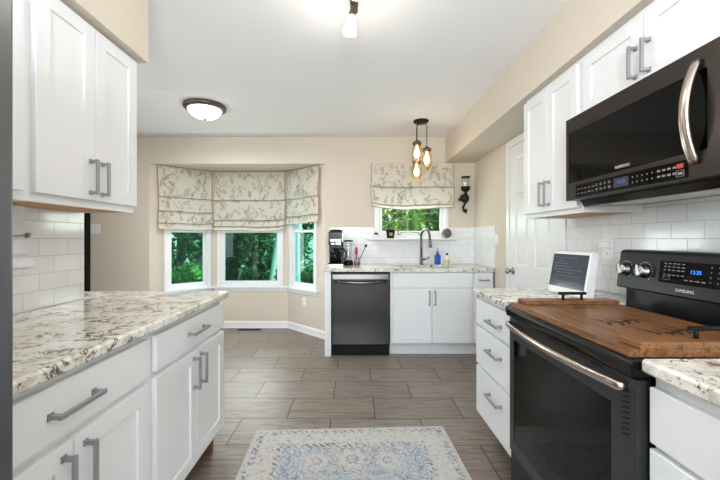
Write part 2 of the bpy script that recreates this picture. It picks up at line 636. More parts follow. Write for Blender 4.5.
def text(bm, s, size, M, mi=0, depth=0.0006):
    cu = bpy.data.curves.new('txt', 'FONT')
    cu.body = s
    cu.size = size
    cu.align_x = 'CENTER'
    cu.align_y = 'CENTER'
    cu.extrude = depth
    o = bpy.data.objects.new('txt', cu)
    COL.objects.link(o)
    me = bpy.data.meshes.new_from_object(o)
    t = bmesh.new()
    t.from_mesh(me)
    merge(bm, t, M, mi)
    bpy.data.objects.remove(o)
    bpy.data.curves.remove(cu)
    bpy.data.meshes.remove(me)


def obj(name, bm, mats, parent=None, label=None, loc=None):
    me = bpy.data.meshes.new(name)
    bm.to_mesh(me)
    bm.free()
    for m in (mats if isinstance(mats, (list, tuple)) else [mats]):
        me.materials.append(m)
    o = bpy.data.objects.new(name, me)
    COL.objects.link(o)
    if parent:
        o.parent = parent
    if loc:
        o.location = loc
    if label:
        o['label'] = label
    return o


def thing(name, label, cat, loc=(0, 0, 0), rotz=0.0, group=None):
    o = bpy.data.objects.new(name, None)
    o.empty_display_size = 0.1
    COL.objects.link(o)
    o.location = loc
    o.rotation_euler = (0, 0, rotz)
    o['label'] = label
    o['category'] = cat
    if group:
        o['group'] = group
    return o


def tag(o, label, cat, group=None):
    o['label'] = label
    o['category'] = cat
    if group:
        o['group'] = group
    return o


def struct(name, bm, m, parent=None):
    o = obj(name, bm, m, parent)
    if not parent:
        o['kind'] = 'structure'
    return o


def struct_root(name, loc=(0, 0, 0), rotz=0.0):
    o = bpy.data.objects.new(name, None)
    COL.objects.link(o)
    o.location = loc
    o.rotation_euler = (0, 0, rotz)
    o['kind'] = 'structure'
    return o


RIGHT, LEFT = -PI / 2, PI / 2      # a front that faces the aisle from the right / left side

# ------------------------------------------------------------------ room shell
CH, YB, XR, XL, XS = 2.45, 4.24, 1.46, -3.22, -1.38      # ceiling, back wall, right, far left, kitchen left wall
YR = -2.5
BAY = [(-2.48, YB), (-1.926, 4.78), (-0.90, 4.78), (-0.343, YB)]
HEAD = 2.127

b = BM()
prism(b, [(XL - .1, YR - .1), (XR + .1, YR - .1), (XR + .1, YB + .1), (-0.24, YB + .1), (-0.83, 4.90), (-1.99, 4.90), (-2.58, YB + .1), (XL - .1, YB + .1)], -0.06, 0, 'z')
struct('floor', b, M_FLOOR)
b = BM()
box(b, XL - .1, XR + .1, YR - .1, YB + .1, CH, CH + .08)
struct('ceiling', b, M_CEIL)


def holed(bm, x0, x1, z0, z1, holes, y0, y1, M=None):
    xs = sorted({x0, x1, *[h[0] for h in holes], *[h[1] for h in holes]})
    zs = sorted({z0, z1, *[h[2] for h in holes], *[h[3] for h in holes]})
    for i in range(len(xs) - 1):
        for k in range(len(zs) - 1):
            mx, mz = (xs[i] + xs[i + 1]) / 2, (zs[k] + zs[k + 1]) / 2
            if any(h[0] < mx < h[1] and h[2] < mz < h[3] for h in holes):
                continue
            box(bm, xs[i], xs[i + 1], y0, y1, zs[k], zs[k + 1], M=M)


SWX0, SWX1, SWZ0, SWZ1 = 0.29, 1.10, 1.245, 2.06      # sink window hole
b = BM()
holed(b, XL - .1, XR + .1, 0, CH, [(-2.48, -0.343, 0, HEAD), (SWX0, SWX1, SWZ0, SWZ1)], YB, YB + .10)
struct('wall_back', b, M_WALL)
b = BM()
box(b, XR, XR + .1, YR, YB, 0, CH)
struct('wall_right', b, M_WALL)
b = BM()
box(b, XS - .12, XS, YR, 1.79, 0, CH)
struct('wall_left', b, M_WALL)
b = BM()
holed(b, YR, YB, 0, CH, [(0.6, 2.6, 0.8, 2.2)], -XL, -XL + .1, R(PI / 2, 'Z') )
struct('wall_dining', b, M_WALL)
b = BM()
holed(b, XL, XR, 0, CH, [(-2.5, 0.7, 0.6, 2.3)], YR - .1, YR)
struct('wall_rear', b, M_WALL)

# bay walls, each in a frame with x along the wall, y out of the room
BAYF = []
for (p, q) in zip(BAY, BAY[1:]):
    L = math.hypot(q[0] - p[0], q[1] - p[1])
    a = math.atan2(q[1] - p[1], q[0] - p[0])
    BAYF.append((p, L, a))
b = BM()
prism(b, [(-2.58, YB + .1), (-0.24, YB + .1), (-0.83, 4.90), (-1.99, 4.90)], HEAD, HEAD + .08, 'z')
struct('ceiling_bay', b, M_WALL)
# window opening on each bay wall (along-wall start/end)
WZ0, WZ1 = 0.575, 2.03
OPEN = [(0.205, 0.70), (0.105, 0.921), (0.774 - 0.70, 0.774 - 0.205)]
for nm, (p, L, a), (u0, u1) in zip(('wall_bay_left', 'wall_bay_center', 'wall_bay_right'), BAYF, OPEN):
    b = BM()
    M = T(p[0], p[1], 0) @ R(a, 'Z')
    holed(b, -0.0, L, 0, HEAD, [(u0, u1, WZ0, WZ1)], 0, 0.10, M)
    struct(nm, b, M_WALL)
# little wedges closing the outer corners of the bay
b = BM()
for (x, y) in BAY[1:3]:
    box(b, x - .06, x + .06, y + .02, y + .12, 0, HEAD)
struct('trim_1', b, M_WALL)

# soffits
b = BM()
box(b, 1.105, XR, YR, YB, 2.135, CH)
struct('wall_soffit_right', b, M_WALL)
b = BM()
box(b, XS, -1.05, YR, 1.788, 2.115, CH)
struct('wall_soffit_left', b, M_WALL)

# subway tile
b = BM()
holed(b, -0.29, XR, 0.912, 1.352, [(0.252, 1.142, 1.205, 1.352)], YB - .009, YB)
struct('trim_2', b, M_TILEX)
b = BM()
box(b, XR - .009, XR, 3.612, YB - .009, 0.912, 1.352)
struct('trim_3', b, M_TILEY)
b = BM()
box(b, XR - .009, XR, -0.6, 2.385, 0.912, 1.42)
struct('trim_4', b, M_TILEY)
b = BM()
box(b, XS, XS + .009, 0.55, 1.776, 0.912, 1.36)
struct('trim_5', b, M_TILEY)

# baseboards
BBP = [(0, 0), (-0.018, 0), (-0.018, 0.012), (-0.013, 0.022), (-0.013, 0.075), (-0.006, 0.092), (0, 0.092)]
for nm, (p, L, a) in zip(('baseboard_bay_left', 'baseboard_bay_center', 'baseboard_bay_right'), BAYF):
    b = BM()
    prism(b, BBP, 0.0, L, 'x', M=T(p[0], p[1], 0) @ R(a, 'Z'))
    struct(nm, b, M_TRIM)
b = BM()
prism(b, BBP, XL + .02, -2.48, 'x', M=T(0, YB, 0))
struct('baseboard_back', b, M_TRIM)
b = BM()
prism(b, BBP, 0, 0.29, 'x', M=T(XR, 3.61, 0) @ R(RIGHT, 'Z'))
struct('baseboard_right', b, M_TRIM)


def window(name, M_, u0, u1, z0, z1, meet, pane, cas=0.042, depth=0.10, y0=0.0, bottom_cas=False, sash=0.05):
    r = struct_root(name)
    r.matrix_world = M_
    b = BM()      # casing on the wall face
    e = 0.0
    box(b, u0 - cas, u0, -0.016, 0.002, z0 - (cas if bottom_cas else 0), z1 + cas, 0.003)
    box(b, u1, u1 + cas, -0.016, 0.002, z0 - (cas if bottom_cas else 0), z1 + cas, 0.003)
    box(b, u0, u1, -0.016, 0.002, z1, z1 + cas, 0.003)
    if bottom_cas:
        box(b, u0, u1, -0.016, 0.002, z0 - cas, z0, 0.003)
    obj('casing', b, M_TRIM, r)
    b = BM()      # jamb frame in the opening
    box(b, u0, u0 + .014, 0.0, depth, z0, z1)
    box(b, u1 - .014, u1, 0.0, depth, z0, z1)
    box(b, u0 + .014, u1 - .014, 0.0, depth, z1 - .014, z1)
    box(b, u0 + .014, u1 - .014, 0.0, depth, z0, z0 + .014)
    obj('frame', b, M_TRIM, r)
    for nm, a0, a1, yy in (('sash', z0 + .014, meet + .018, 0.018), ('sash', meet - .018, z1 - .014, 0.052)):
        b = BM()
        x0, x1 = u0 + .014, u1 - .014
        sw = sash - .014
        bw = 0.052 if yy < 0.03 else 0.034
        tw = 0.034
        box(b, x0, x0 + sw, yy, yy + .03, a0, a1, 0.003)
        box(b, x1 - sw, x1, yy, yy + .03, a0, a1, 0.003)
        box(b, x0 + sw, x1 - sw, yy, yy + .03, a0, a0 + bw, 0.003)
        box(b, x0 + sw, x1 - sw, yy, yy + .03, a1 - tw, a1, 0.003)
        so = obj(nm, b, M_TRIM, r)
        b = BM()
        box(b, x0 + sw - .004, x1 - sw + .004, yy + .012, yy + .018, a0 + bw - .004, a1 - tw + .004)
        obj('pane', b, pane, so)
    return r


for i, ((p, L, a), (u0, u1)) in enumerate(zip(BAYF, OPEN)):
    window('window_%d' % (i + 1), T(p[0], p[1], 0) @ R(a, 'Z'), u0, u1, WZ0, WZ1, 1.315, M_PANE)
wk = window('window_4', T(0, YB, 0), SWX0, SWX1, SWZ0, SWZ1, 1.66, M_PANE2, bottom_cas=False)
b = BM()      # crank handles and lock bar at the foot of the sink sash
tube(b, [(0.555, 0.012, 1.262), (0.565, 0.006, 1.292), (0.64, 0.004, 1.302), (0.72, 0.004, 1.300), (0.79, 0.006, 1.290), (0.80, 0.012, 1.262)], 0.006, 6)
box(b, 0.53, 0.545, 0.0, 0.018, 1.26, 1.315, 0.002)
obj('sash_lift', b, M_PEWTER, wk)
wr = struct_root('window_5')  # added window behind the camera, put in to brighten the room
b = BM()
holed(b, -2.5, 0.7, 0.6, 2.3, [(-2.44, -0.93, 0.66, 2.24), (-0.87, 0.64, 0.66, 2.24)], YR - .08, YR - .02)
obj('frame', b, M_TRIM, wr)
b = BM()
box(b, -2.44, -0.93, YR - .055, YR - .05, 0.66, 2.24)
box(b, -0.87, 0.64, YR - .055, YR - .05, 0.66, 2.24)
obj('pane', b, M_PANE2, wr)

wr = struct_root('window_6')  # unseen side window, added to bring more light to the back
b = BM()
holed(b, 0.6, 2.6, 0.8, 2.2, [(0.66, 1.57, 0.86, 2.14), (1.63, 2.54, 0.86, 2.14)], -XL + .02, -XL + .08, R(PI / 2, 'Z'))
obj('frame', b, M_TRIM, wr)
b = BM()
box(b, XL - .055, XL - .05, 0.66, 2.54, 0.86, 2.14)
obj('pane', b, M_PANE2, wr)

# stool and apron running round the bay, ledge under the sink window
b = BM()
inset = 0.045
for i, (p, L, a) in enumerate(BAYF):
    t = math.tan(math.radians(22.3)) * inset
    M = T(p[0], p[1], 0) @ R(a, 'Z')
    s0 = 0.165 if i == 0 else -0.0
    s1 = L - 0.130 if i == 2 else L
    prism(b, [(s0, 0), (s1, 0), (s1 - (t if i < 2 else 0), -inset), (s0 + (t if i > 0 else 0), -inset)], 0.545, 0.575, 'z', bev=0.003, M=M)
    box(b, s0 + .012, s1 - .012, -0.014, 0, 0.50, 0.545, 0.003, M=M)
struct('trim_6', b, M_TRIM)
b = BM()
box(b, 0.165, 1.228, YB - .105, YB + .0, 1.205, 1.222, 0.003)
box(b, SWX0 - .042, SWX1 + .042, YB - .016, YB, 1.222, SWZ0, 0.0)
struct('trim_7', b, M_TRIM)

# six panel pantry door on the right wall
dr = struct_root('door_1', (XR, 3.32, 0), RIGHT)          # x toward camera, -y into room
b = BM()
DW = 0.93
for x0, x1 in ((0, 0.068), (DW - .068, DW)):
    box(b, x0, x1, -0.020, 0, 0, 2.128, 0.004)
box(b, 0.068, DW - .068, -0.020, 0, 2.06, 2.128, 0.004)
obj('casing', b, M_TRIM, dr)
b = BM()
x0, x1 = 0.073, DW - .073
zc = [(0.22, 0.80), (0.98, 1.62), (1.74, 1.95)]
xm = (x0 + x1) / 2
cols = [(x0 + .105, xm - .045), (xm + .045, x1 - .105)]
holes = [(a0, a1, z0, z1) for a0, a1 in cols for z0, z1 in zc]
holed(b, x0, x1, 0.012, 2.055, holes, -0.012, -0.001)
for a0, a1, z0, z1 in holes:      # raised field inside each recess
    t = bmesh.new()
    rings = []
    for ins, y in ((0, -0.012), (0.012, -0.004), (0.03, -0.004), (0.05, -0.010)):
        rings.append([t.verts.new(q) for q in ((a0 + ins, y, z0 + ins), (a1 - ins, y, z0 + ins), (a1 - ins, y, z1 - ins), (a0 + ins, y, z1 - ins))])
    for r1, r2 in zip(rings, rings[1:]):
        for k in range(4):
            t.faces.new((r1[k], r1[(k + 1) % 4], r2[(k + 1) % 4], r2[k]))
    t.faces.new(rings[-1])
    merge(b, t)
obj('panel', b, M_TRIM, dr)
b = BM()
Mk = T(x0 + .062, -0.012, 0.925) @ R(PI / 2, 'X')
lathe(b, [(0.032, 0), (0.032, 0.006), (0.012, 0.010), (0.012, 0.032), (0.024, 0.040), (0.029, 0.052), (0.026, 0.064), (0.012, 0.070), (0, 0.071)], 20, Mk)
obj('knob', b, M_CHROME, dr)

# black framed door in the far left corner of the breakfast room
dl = struct_root('door_2', (XL, 3.32, 0), LEFT)
b = BM()
for u0, u1 in ((0.0, 0.07), (0.85, 0.92)):
    box(b, u0, u1, -0.03, 0, 0, 2.1, 0.003)
box(b, 0.07, 0.85, -0.03, 0, 2.03, 2.1, 0.003)
obj('frame', b, M_BLACKM, dl)
b = BM()
holed(b, 0.07, 0.85, 0.01, 2.03, [(0.18, 0.74, 0.2, 1.9)], -0.022, -0.001)
obj('panel', b, M_BLACKM, dl)
b = BM()
box(b, 0.18, 0.74, -0.012, -0.006, 0.2, 1.9)
obj('pane', b, M_GLASSB, dl)


# ------------------------------------------------------------------ cabinets
def shaker(bm, x0, x1, z0, z1, yf=0.0, t=0.020, rail=0.058, rec=0.008):
    e = 0.0018
    tb = bmesh.new()

    def ring(i, y):
        return [tb.verts.new(q) for q in ((x0 + i, y, z0 + i), (x1 - i, y, z0 + i), (x1 - i, y, z1 - i), (x0 + i, y, z1 - i))]
    rs = [ring(0, yf + t), ring(0, yf + e), ring(e, yf), ring(rail, yf), ring(rail + .001, yf + rec)]
    tb.faces.new(rs[0])
    for a, b_ in zip(rs, rs[1:]):
        for k in range(4):
            tb.faces.new((a[k], a[(k + 1) % 4], b_[(k + 1) % 4], b_[k]))
    tb.faces.new(rs[-1])
    merge(bm, tb)


def handle(bm, cx, cz, L, vertical, yf=0.0):
    """square bar pull: two flared posts and a flat bar"""
    h = L / 2 - .008
    for s in (-1, 1):
        px, pz = (cx, cz + s * h) if vertical else (cx + s * h, cz)
        box(bm, px - .009, px + .009, yf - .005, yf, pz - .009, pz + .009, 0.001)
        box(bm, px - .0055, px + .0055, yf - .030, yf - .004, pz - .0055, pz + .0055)
    if vertical:
        box(bm, cx - .0065, cx + .0065, yf - .036, yf - .026, cz - L / 2, cz + L / 2, 0.0015)
    else:
        box(bm, cx - L / 2, cx + L / 2, yf - .036, yf - .026, cz - .0065, cz + .0065, 0.0015)


def add_front(root, kind, x0, x1, z0, z1, hd=None, rail=0.058):
    b = BM()
    if kind in ('door', 'false_front_panel'):
        shaker(b, x0, x1, z0, z1, rail=rail)
    else:
        box(b, x0, x1, 0.0, 0.020, z0, z1, 0.002)
    f = obj(kind, b, M_CAB, root)
    if hd:
        b = BM()
        handle(b, *hd)
        obj('handle', b, M_PEWTER, f, 'pewter square bar pull')
    return f


def base_cab(name, label, loc, rotz, Wd, D, fronts, toe=0.085, toe_mat=None, toe_h=0.115, group=None):
    r = thing(name, label, 'cabinet', loc, rotz, group)
    toe_h = min(f[3] for f in fronts) - 0.003
    b = BM()
    box(b, 0, Wd, 0.0205, 0.040, toe_h, 0.874)
    box(b, 0, 0.016, 0.040, D, toe_h, 0.874)
    box(b, Wd - .016, Wd, 0.040, D, toe_h, 0.874)
    box(b, 0.016, Wd - .016, 0.040, D, toe_h, toe_h + .016)
    box(b, 0.016, Wd - .016, D - .012, D, toe_h + .016, 0.874)
    obj('carcass', b, M_CAB, r)
    b = BM()
    box(b, 0.0, Wd, toe, toe + .018, 0, toe_h)
    obj('toe_kick', b, toe_mat or (M_CAB if toe < 0.1 else M_TOESHADE), r)
    for f in fronts:
        add_front(r, *f)
    if toe_mat:
        b = BM()
        box(b, Wd - .035, Wd - .001, 0.060, toe - .001, 0, toe_h, 0.001)
        obj('toe_end', b, M_TOE, r, 'bare brown wood toe end')
    return r


# left run (x runs away from the camera)
base_cab('base_cabinet', 'white base cabinet at the far end of the left run, brown toe board below',
         (-0.75, 1.303, 0), LEFT, 0.715, 0.62,
         [('drawer', .027, .715, .712, .852, (.36, .785, .17, False)),
          ('door', .027, .368, .152, .688, (.333, .59, .15, True)),
          ('door', .372, .715, .152, .688, (.408, .59, .15, True))], toe=0.16, toe_mat=M_TOESHADE)
base_cab('base_cabinet', 'white base cabinet nearest the refrigerator, drawer above two doors, cut by frame edge',
         (-0.75, 0.645, 0), LEFT, 0.657, 0.62,
         [('drawer', .0, .632, .712, .852, (.29, .78, .16, False)),
          ('door', .0, .292, .152, .688, (.257, .585, .15, True)),
          ('door', .296, .632, .152, .688, (.331, .585, .15, True))], toe=0.16, toe_mat=M_TOESHADE)
# right run (x runs toward the camera)
base_cab('drawer_cabinet', 'white three-drawer base cabinet between the stove and the pantry door',
         (0.755, 2.166, 0), RIGHT, 0.505, 0.69,
         [('drawer', .004, .500, .700, .852, (.30, .765, .16, False)),
          ('drawer', .004, .500, .462, .684, (.30, .60, .16, False)),
          ('drawer', .004, .500, .165, .446, (.30, .355, .16, False))], toe=0.13)
base_cab('base_cabinet', 'white base cabinet on the near right beside the stove, cut by frame edge',
         (0.755, 0.899, 0), RIGHT, 0.60, 0.69,
         [('drawer', .004, .596, .700, .842, (.30, .765, .17, False)),
          ('door', .004, .298, .152, .684, (.263, .60, .15, True)),
          ('door', .302, .596, .152, .684, (.337, .60, .15, True))])
# sink wall
base_cab('sink_cabinet', 'white double-door sink base cabinet under the sink window',
         (0.376, 3.62, 0), 0, 0.86, 0.60,
         [('false_front', .024, .846, .712, .866, None),
          ('door', .028, .430, .135, .700, (.402, .605, .15, True)),
          ('door', .434, .840, .135, .700, (.462, .605, .15, True))])
base_cab('drawer_cabinet', 'narrow white base cabinet with one small drawer in the corner right of the sink',
         (1.238, 3.62, 0), 0, 0.205, 0.60,
         [('drawer', .008, .20, .712, .866, (.104, .79, .10, False)),
          ('door', .008, .20, .135, .700, (.03, .605, .15, True))])
b = BM()
box(b, 0, .066, 0, .60, 0, .877, 0.002)
tag(obj('end_panel', b, M_CAB, loc=(-0.303, 3.62, 0)), 'white upright end panel left of the dishwasher', 'panel')


def wall_cab(name, label, loc, rotz, Wd, D, z0, z1, doors, lip=True):
    r = thing(name, label, 'cabinet', (loc[0], loc[1], z0), rotz)
    b = BM()
    H = z1 - z0
    box(b, 0, Wd, 0.0205, 0.040, 0, H)                       # face frame
    box(b, 0, 0.016, 0.040, D, 0, H)
    box(b, Wd - .016, Wd, 0.040, D, 0, H)
    box(b, 0.016, Wd - .016, 0.040, D, H - .016, H)
    box(b, 0.016, Wd - .016, D - .01, D, 0.02, H - .016)
    obj('carcass', b, M_CAB, r)
    b = BM()
    box(b, 0.016, Wd - .016, 0.040, D - .01, 0.001, 0.013)
    obj('bottom_panel', b, M_RAWWOOD, r, 'bare wood underside')
    for (x0, x1, a0, a1, hd) in doors:
        add_front(r, 'door', x0, x1, a0, a1, hd)
    return r


wall_cab('wall_cabinet', 'white two-door wall cabinet above the left counter', (-1.085, 1.188), LEFT, 0.565, 0.285, 1.348, 2.113,
         [(.006, .283, .030, .752, (.252, .125, .145, True)), (.286, .562, .030, .752, (.318, .125, .145, True))])
wall_cab('wall_cabinet', 'white wall cabinet beside the refrigerator, mostly cut by left frame edge', (-1.085, 0.66), LEFT, 0.527, 0.285, 1.348, 2.113,
         [(.010, .250, .030, .752, (.22, .125, .145, True)), (.254, .492, .030, .752, (.285, .125, .145, True))])
wall_cab('wall_cabinet', 'white two-door wall cabinet left of the microwave, near the pantry door', (1.13, 2.335), RIGHT, 0.583, 0.318, 1.352, 2.133,
         [(.004, .279, .026, .755, (.252, .13, .145, True)), (.283, .558, .026, .755, (.310, .13, .145, True))])
wall_cab('wall_cabinet', 'short white two-door wall cabinet directly above the microwave', (1.13, 1.750), RIGHT, 0.762, 0.318, 1.811, 2.133,
         [(.020, .378, .012, .296, (.348, .112, .13, True)), (.382, .742, .012, .296, (.412, .112, .13, True))])

# ------------------------------------------------------------------ granite tops
def slab(label, pts_or_boxes, bev=0.007):
    b = BM()
    for q in pts_or_boxes:
        prism(b, q, 0, 0.036, 'z', bev=bev)
    o = obj('countertop', b, M_GRANITE, loc=(0, 0, 0.877))
    return tag(o, label, 'countertop')


slab('speckled granite countertop on the left run, ending in a square peninsula corner',
     [[(-1.37, 0.645), (-0.73, 0.645), (-0.73, 2.04), (-1.62, 2.04), (-1.62, 1.80), (-1.37, 1.80)]])
slab('small granite countertop between the stove and the pantry door, under the tablet stand',
     [[(0.735, 1.662), (0.735, 2.165), (1.449, 2.165), (1.449, 1.662)]])
slab('granite countertop in the near right corner, beside the stove', [[(0.735, 0.30), (0.735, 0.900), (1.449, 0.900), (1.449, 0.30)]])
# sink top with the basin opening
b = BM()
SX0, SX1, SY0, SY1 = 0.42, 1.08, 3.72, 4.08
t = bmesh.new()
xs, ys = [-0.324, SX0, SX1, 1.448], [3.60, SY0, SY1, 4.230]
top = [[t.verts.new((x, y, .036)) for x in xs] for y in ys]
bot = [[t.verts.new((x, y, 0)) for x in xs] for y in ys]
for i in range(3):
    for k in range(3):
        if i == 1 and k == 1:
            continue
        t.faces.new((top[k][i], top[k][i + 1], top[k + 1][i + 1], top[k + 1][i]))
        t.faces.new((bot[k][i], bot[k + 1][i], bot[k + 1][i + 1], bot[k][i + 1]))
for i in range(3):
    t.faces.new((top[0][i], bot[0][i], bot[0][i + 1], top[0][i + 1]))
    t.faces.new((top[3][i + 1], bot[3][i + 1], bot[3][i], top[3][i]))
    t.faces.new((top[i][0], top[i + 1][0], bot[i + 1][0], bot[i][0]))
    t.faces.new((top[i + 1][3], top[i][3], bot[i][3], bot[i + 1][3]))
hp = [(1, 1), (2, 1), (2, 2), (1, 2)]
for (i, k), (i2, k2) in zip(hp, hp[1:] + hp[:1]):
    t.faces.new((top[k][i], top[k2][i2], bot[k2][i2], bot[k][i]))
merge(b, t)
tag(obj('countertop', b, M_GRANITE, loc=(0, 0, 0.877)), 'granite countertop along the back wall with the sink cut into it', 'countertop')

# sink basin hung below the top
sk = thing('kitchen_sink', 'dark steel undermount sink below the window', 'sink', (0.75, 3.90, 0.68))
b = BM()
wx, wy, d_, th = 0.338, 0.186, 0.196, 0.004
holed(b, -wx, wx, 0, d_, [], wy, wy + th)
box(b, -wx, wx, -wy - th, -wy, 0, d_)
box(b, -wx - th, -wx, -wy - th, wy + th, 0, d_)
box(b, wx, wx + th, -wy - th, wy + th, 0, d_)
box(b, -wx - th, wx + th, -wy - th, wy + th, -th, 0)
obj('basin', b, M_SINK, sk)
b = BM()
lathe(b, [(0, 0.001), (0.02, 0.001), (0.04, 0.004), (0.045, 0.0005)], 18)
obj('drain', b, M_CHROME, sk)

# ------------------------------------------------------------------ dishwasher
dw = thing('dishwasher', 'dark stainless dishwasher under the coffee maker', 'dishwasher', (-0.231, 3.615, 0))
b = BM()
box(b, 0.006, 0.596, 0.035, 0.58, 0.10, 0.868)
obj('body', b, M_BLACKM, dw)
b = BM()
prism(b, [(0.0, .125), (0.034, .125), (0.034, .868), (0.014, .868), (0.004, .846), (0.0, .80)], 0.008, 0.594, 'x', bev=0.002)
obj('door', b, M_DWSTEEL, dw)
b = BM()
pts = []
for k in range(17):
    u = -1 + 2 * k / 16
    pts.append((0.301 + u * 0.262, -0.016 - 0.034 * (1 - u * u) ** 0.5 if abs(u) < 0.999 else -0.004, 0.765 - 0.014 * (1 - u * u) + .014))
pts[0] = (0.039, 0.002, 0.778)
pts[-1] = (0.563, 0.002, 0.778)
ribbon_bar(b, pts, 0.014, 0.006, (0, 0, 1))
obj('handle', b, M_DWSTEEL, dw)
b = BM()
box(b, 0.010, 0.592, 0.03, 0.05, 0.004, 0.118)
obj('kick_plate', b, M_BLACKM, dw)

# ------------------------------------------------------------------ stove
RW = 0.750
st = thing('electric_range', 'black freestanding electric range with wooden cover over its burners', 'stove', (0.735, 1.655, 0), RIGHT)
b = BM()
box(b, 0.002, RW - .002, 0.030, 0.660, 0.05, 0.886, 0.003)
box(b, 0.03, RW - .03, 0.08, 0.6, 0.0, 0.05)
obj('body', b, M_BLACK, st)
b = BM()
prism(b, [(-0.022, .893), (-0.014, .858), (0.10, .858), (0.10, .880), (0.66, .880), (0.66, .904), (-0.016, .904)], 0.0, RW, 'x', bev=0.003)
obj('cooktop', b, M_BLACK, st)
b = BM()      # oven door: frame, with the window as a sub-part
holed(b, 0.004, RW - .004, 0.232, 0.850, [(0.045, 0.655, 0.285, 0.755)], 0.0, 0.028)
od = obj('oven_door', b, pm('oven_door_steel', c(60, 60, 62), 0.36, 0.5, aniso=(4, 4, 300), bscale=1), st)
b = BM()
box(b, 0.045, 0.655, 0.002, 0.02, 0.285, 0.755)
obj('oven_window', b, M_GLASSB, od)
b = BM()      # slanted vent slits at the door's edge and along its top
for k in range(9):
    z = 0.685 + k * 0.0145
    prism(b, [(.695, z), (.722, z + .009), (.722, z + .014), (.695, z + .005)], -0.0012, 0.004, 'y')
obj('edge_vent', b, M_BLACKM, od)
b = BM()
for k in range(8):
    box(b, 0.09 + k * 0.068, 0.145 + k * 0.068, -0.0012, 0.004, 0.838, 0.844)
obj('top_vent', b, M_BLACKM, od)
b = BM()
pts = []
for k in range(21):
    u = -1 + 2 * k / 20
    pts.append((0.365 + u * 0.345, -0.020 - 0.028 * (1 - u * u), 0.822))
pts = [(0.020, 0.004, 0.822)] + pts + [(0.710, 0.004, 0.822)]
ribbon_bar(b, pts, 0.0125, 0.008, (0, 0, 1))
obj('handle', b, M_COPPER, od, 'warm brushed-steel handle')
b = BM()
box(b, 0.004, RW - .004, 0.004, 0.03, 0.052, 0.226, 0.004)
obj('storage_drawer', b, M_RSTEEL, st)
# back guard, tilted face
b = BM()
box(b, 0.006, RW - .006, 0.545, 0.66, 0.904, 1.0, 0.004)
prism(b, [(.502, .995), (.523, 1.162), (.545, 1.170), (.690, 1.165), (.690, .904), (.62, .904), (.60, .985)], 0.0, RW, 'x', bev=0.006)
bg = obj('control_panel', b, M_RSTEEL, st)
tilt = math.atan2(.021, .167)
MF = T(0, .502, .995) @ R(-tilt, 'X') @ R(PI / 2, 'X')       # x right, y up the face, z out of it


def face_at(x, s, out=0.0):
    return MF @ T(x, s, out)


b = BM()
box(b, 0.225, 0.545, 0.050, 0.136, 0.0, 0.0012, 0.0, MF)
dpl = obj('display_panel', b, M_GLASSB, bg)
b = BM()
text(b, '12:25', 0.020, face_at(0.377, 0.100, 0.0020))
obj('clock_digits', b, M_BLUEDIG, dpl)
b = BM()
b = BM()
for sr in (0.125, 0.112, 0.099, 0.080):
    for k in range(5):
        x = 0.245 + k * 0.019
        box(b, x, x + random.uniform(.008, .014), sr, sr + .0035, .0012, .0018, 0, MF)
obj('key_legends', b, M_MARK, dpl)
for k in range(4):
    b = BM()
    for sr in (0.122, 0.104, 0.086, 0.068):
        x = 0.43 + k * .026
        box(b, x, x + .005, sr, sr + .0035, .0012, .0018, 0, MF)
    obj('number_keys', b, M_MARK, dpl)
b = BM()
for k in range(4):
    box(b, 0.335 + k * .022, 0.350 + k * .022, .066, .0695, .0012, .0018, 0, MF)
obj('key_legends', b, M_MARK, dpl)
for x, s in ((0.245, 0.062), (0.50, 0.062), (0.50, 0.095), (0.50, 0.115)):
    b = BM()
    for q in ((x, x + .03, s, s + .001), (x, x + .03, s + .012, s + .013), (x, x + .001, s, s + .013), (x + .029, x + .03, s, s + .013)):
        box(b, q[0], q[1], q[2], q[3], .0012, .0018, 0, MF)
    obj('key_outline', b, M_MARK, dpl)
b = BM()
text(b, 'SAMSUNG', 0.0165, face_at(0.342, 0.026, 0.001))
obj('printed_lettering', b, M_SILVERTXT, bg)
for kx in (0.050, 0.153):
    b = BM()
    for k in range(13):
        a = PI * (0.15 + 0.1 * k) - PI / 2 + .2
        x, s = kx + 0.038 * math.cos(a), 0.085 + 0.038 * math.sin(a)
        box(b, x - .002, x + .002, s - .0015, s + .0015, 0, .0008, 0, MF)
    obj('dial_marks', b, M_SILVERTXT, bg)
for kx in (0.050, 0.153, 0.60, 0.70):
    b = BM()
    M = face_at(kx, 0.085)
    lathe(b, [(0.030, 0), (0.030, 0.006), (0.026, 0.010), (0.025, 0.026), (0.022, 0.030), (0, 0.030)], 24, M)
    box(b, -0.006, 0.006, -0.026, 0.026, 0.024, 0.038, 0.003, M @ R(0.25, 'Z'))
    obj('knob', b, M_CHROME, bg, 'bright steel knob')

# wooden cover over the burners
bd = thing('stove_cover_board', 'brown plank stove-top cover board with black handles, on the range', 'board', (0.985, 1.2725, 0.9045))
bd.rotation_euler = (0, 0, PI / 2)        # local x runs along the stove's width
BX, BY = 0.3475, 0.258
b = BM()
box(b, -BX, BX, -BY + .055, BY, 0.0, 0.022, 0.002)
obj('deck', b, M_BOARD, bd)
b = BM()
for sx in (-1, 1):
    bb = BM()
    xa, xb = sorted((sx * BX, sx * (BX - .075)))
    box(bb, xa, xb, -BY + .07, BY - .030, 0.022, 0.040, 0.002)
    rail = obj('batten', bb, M_BOARD, bd)
    hh = BM()
    cx = sx * (BX - .040)
    for s in (-.042, .042):
        tube(hh, [(cx, s, 0.040), (cx, s, 0.064)], 0.006, 8)
    box(hh, cx - .007, cx + .007, -.062, .062, 0.062, 0.074, 0.002)
    obj('handle', hh, M_BLACKM, rail, 'black bar handle')
b.free()
# burnt-in dark emblem: two branches and a few broad strokes
b = BM()
random.seed(5)


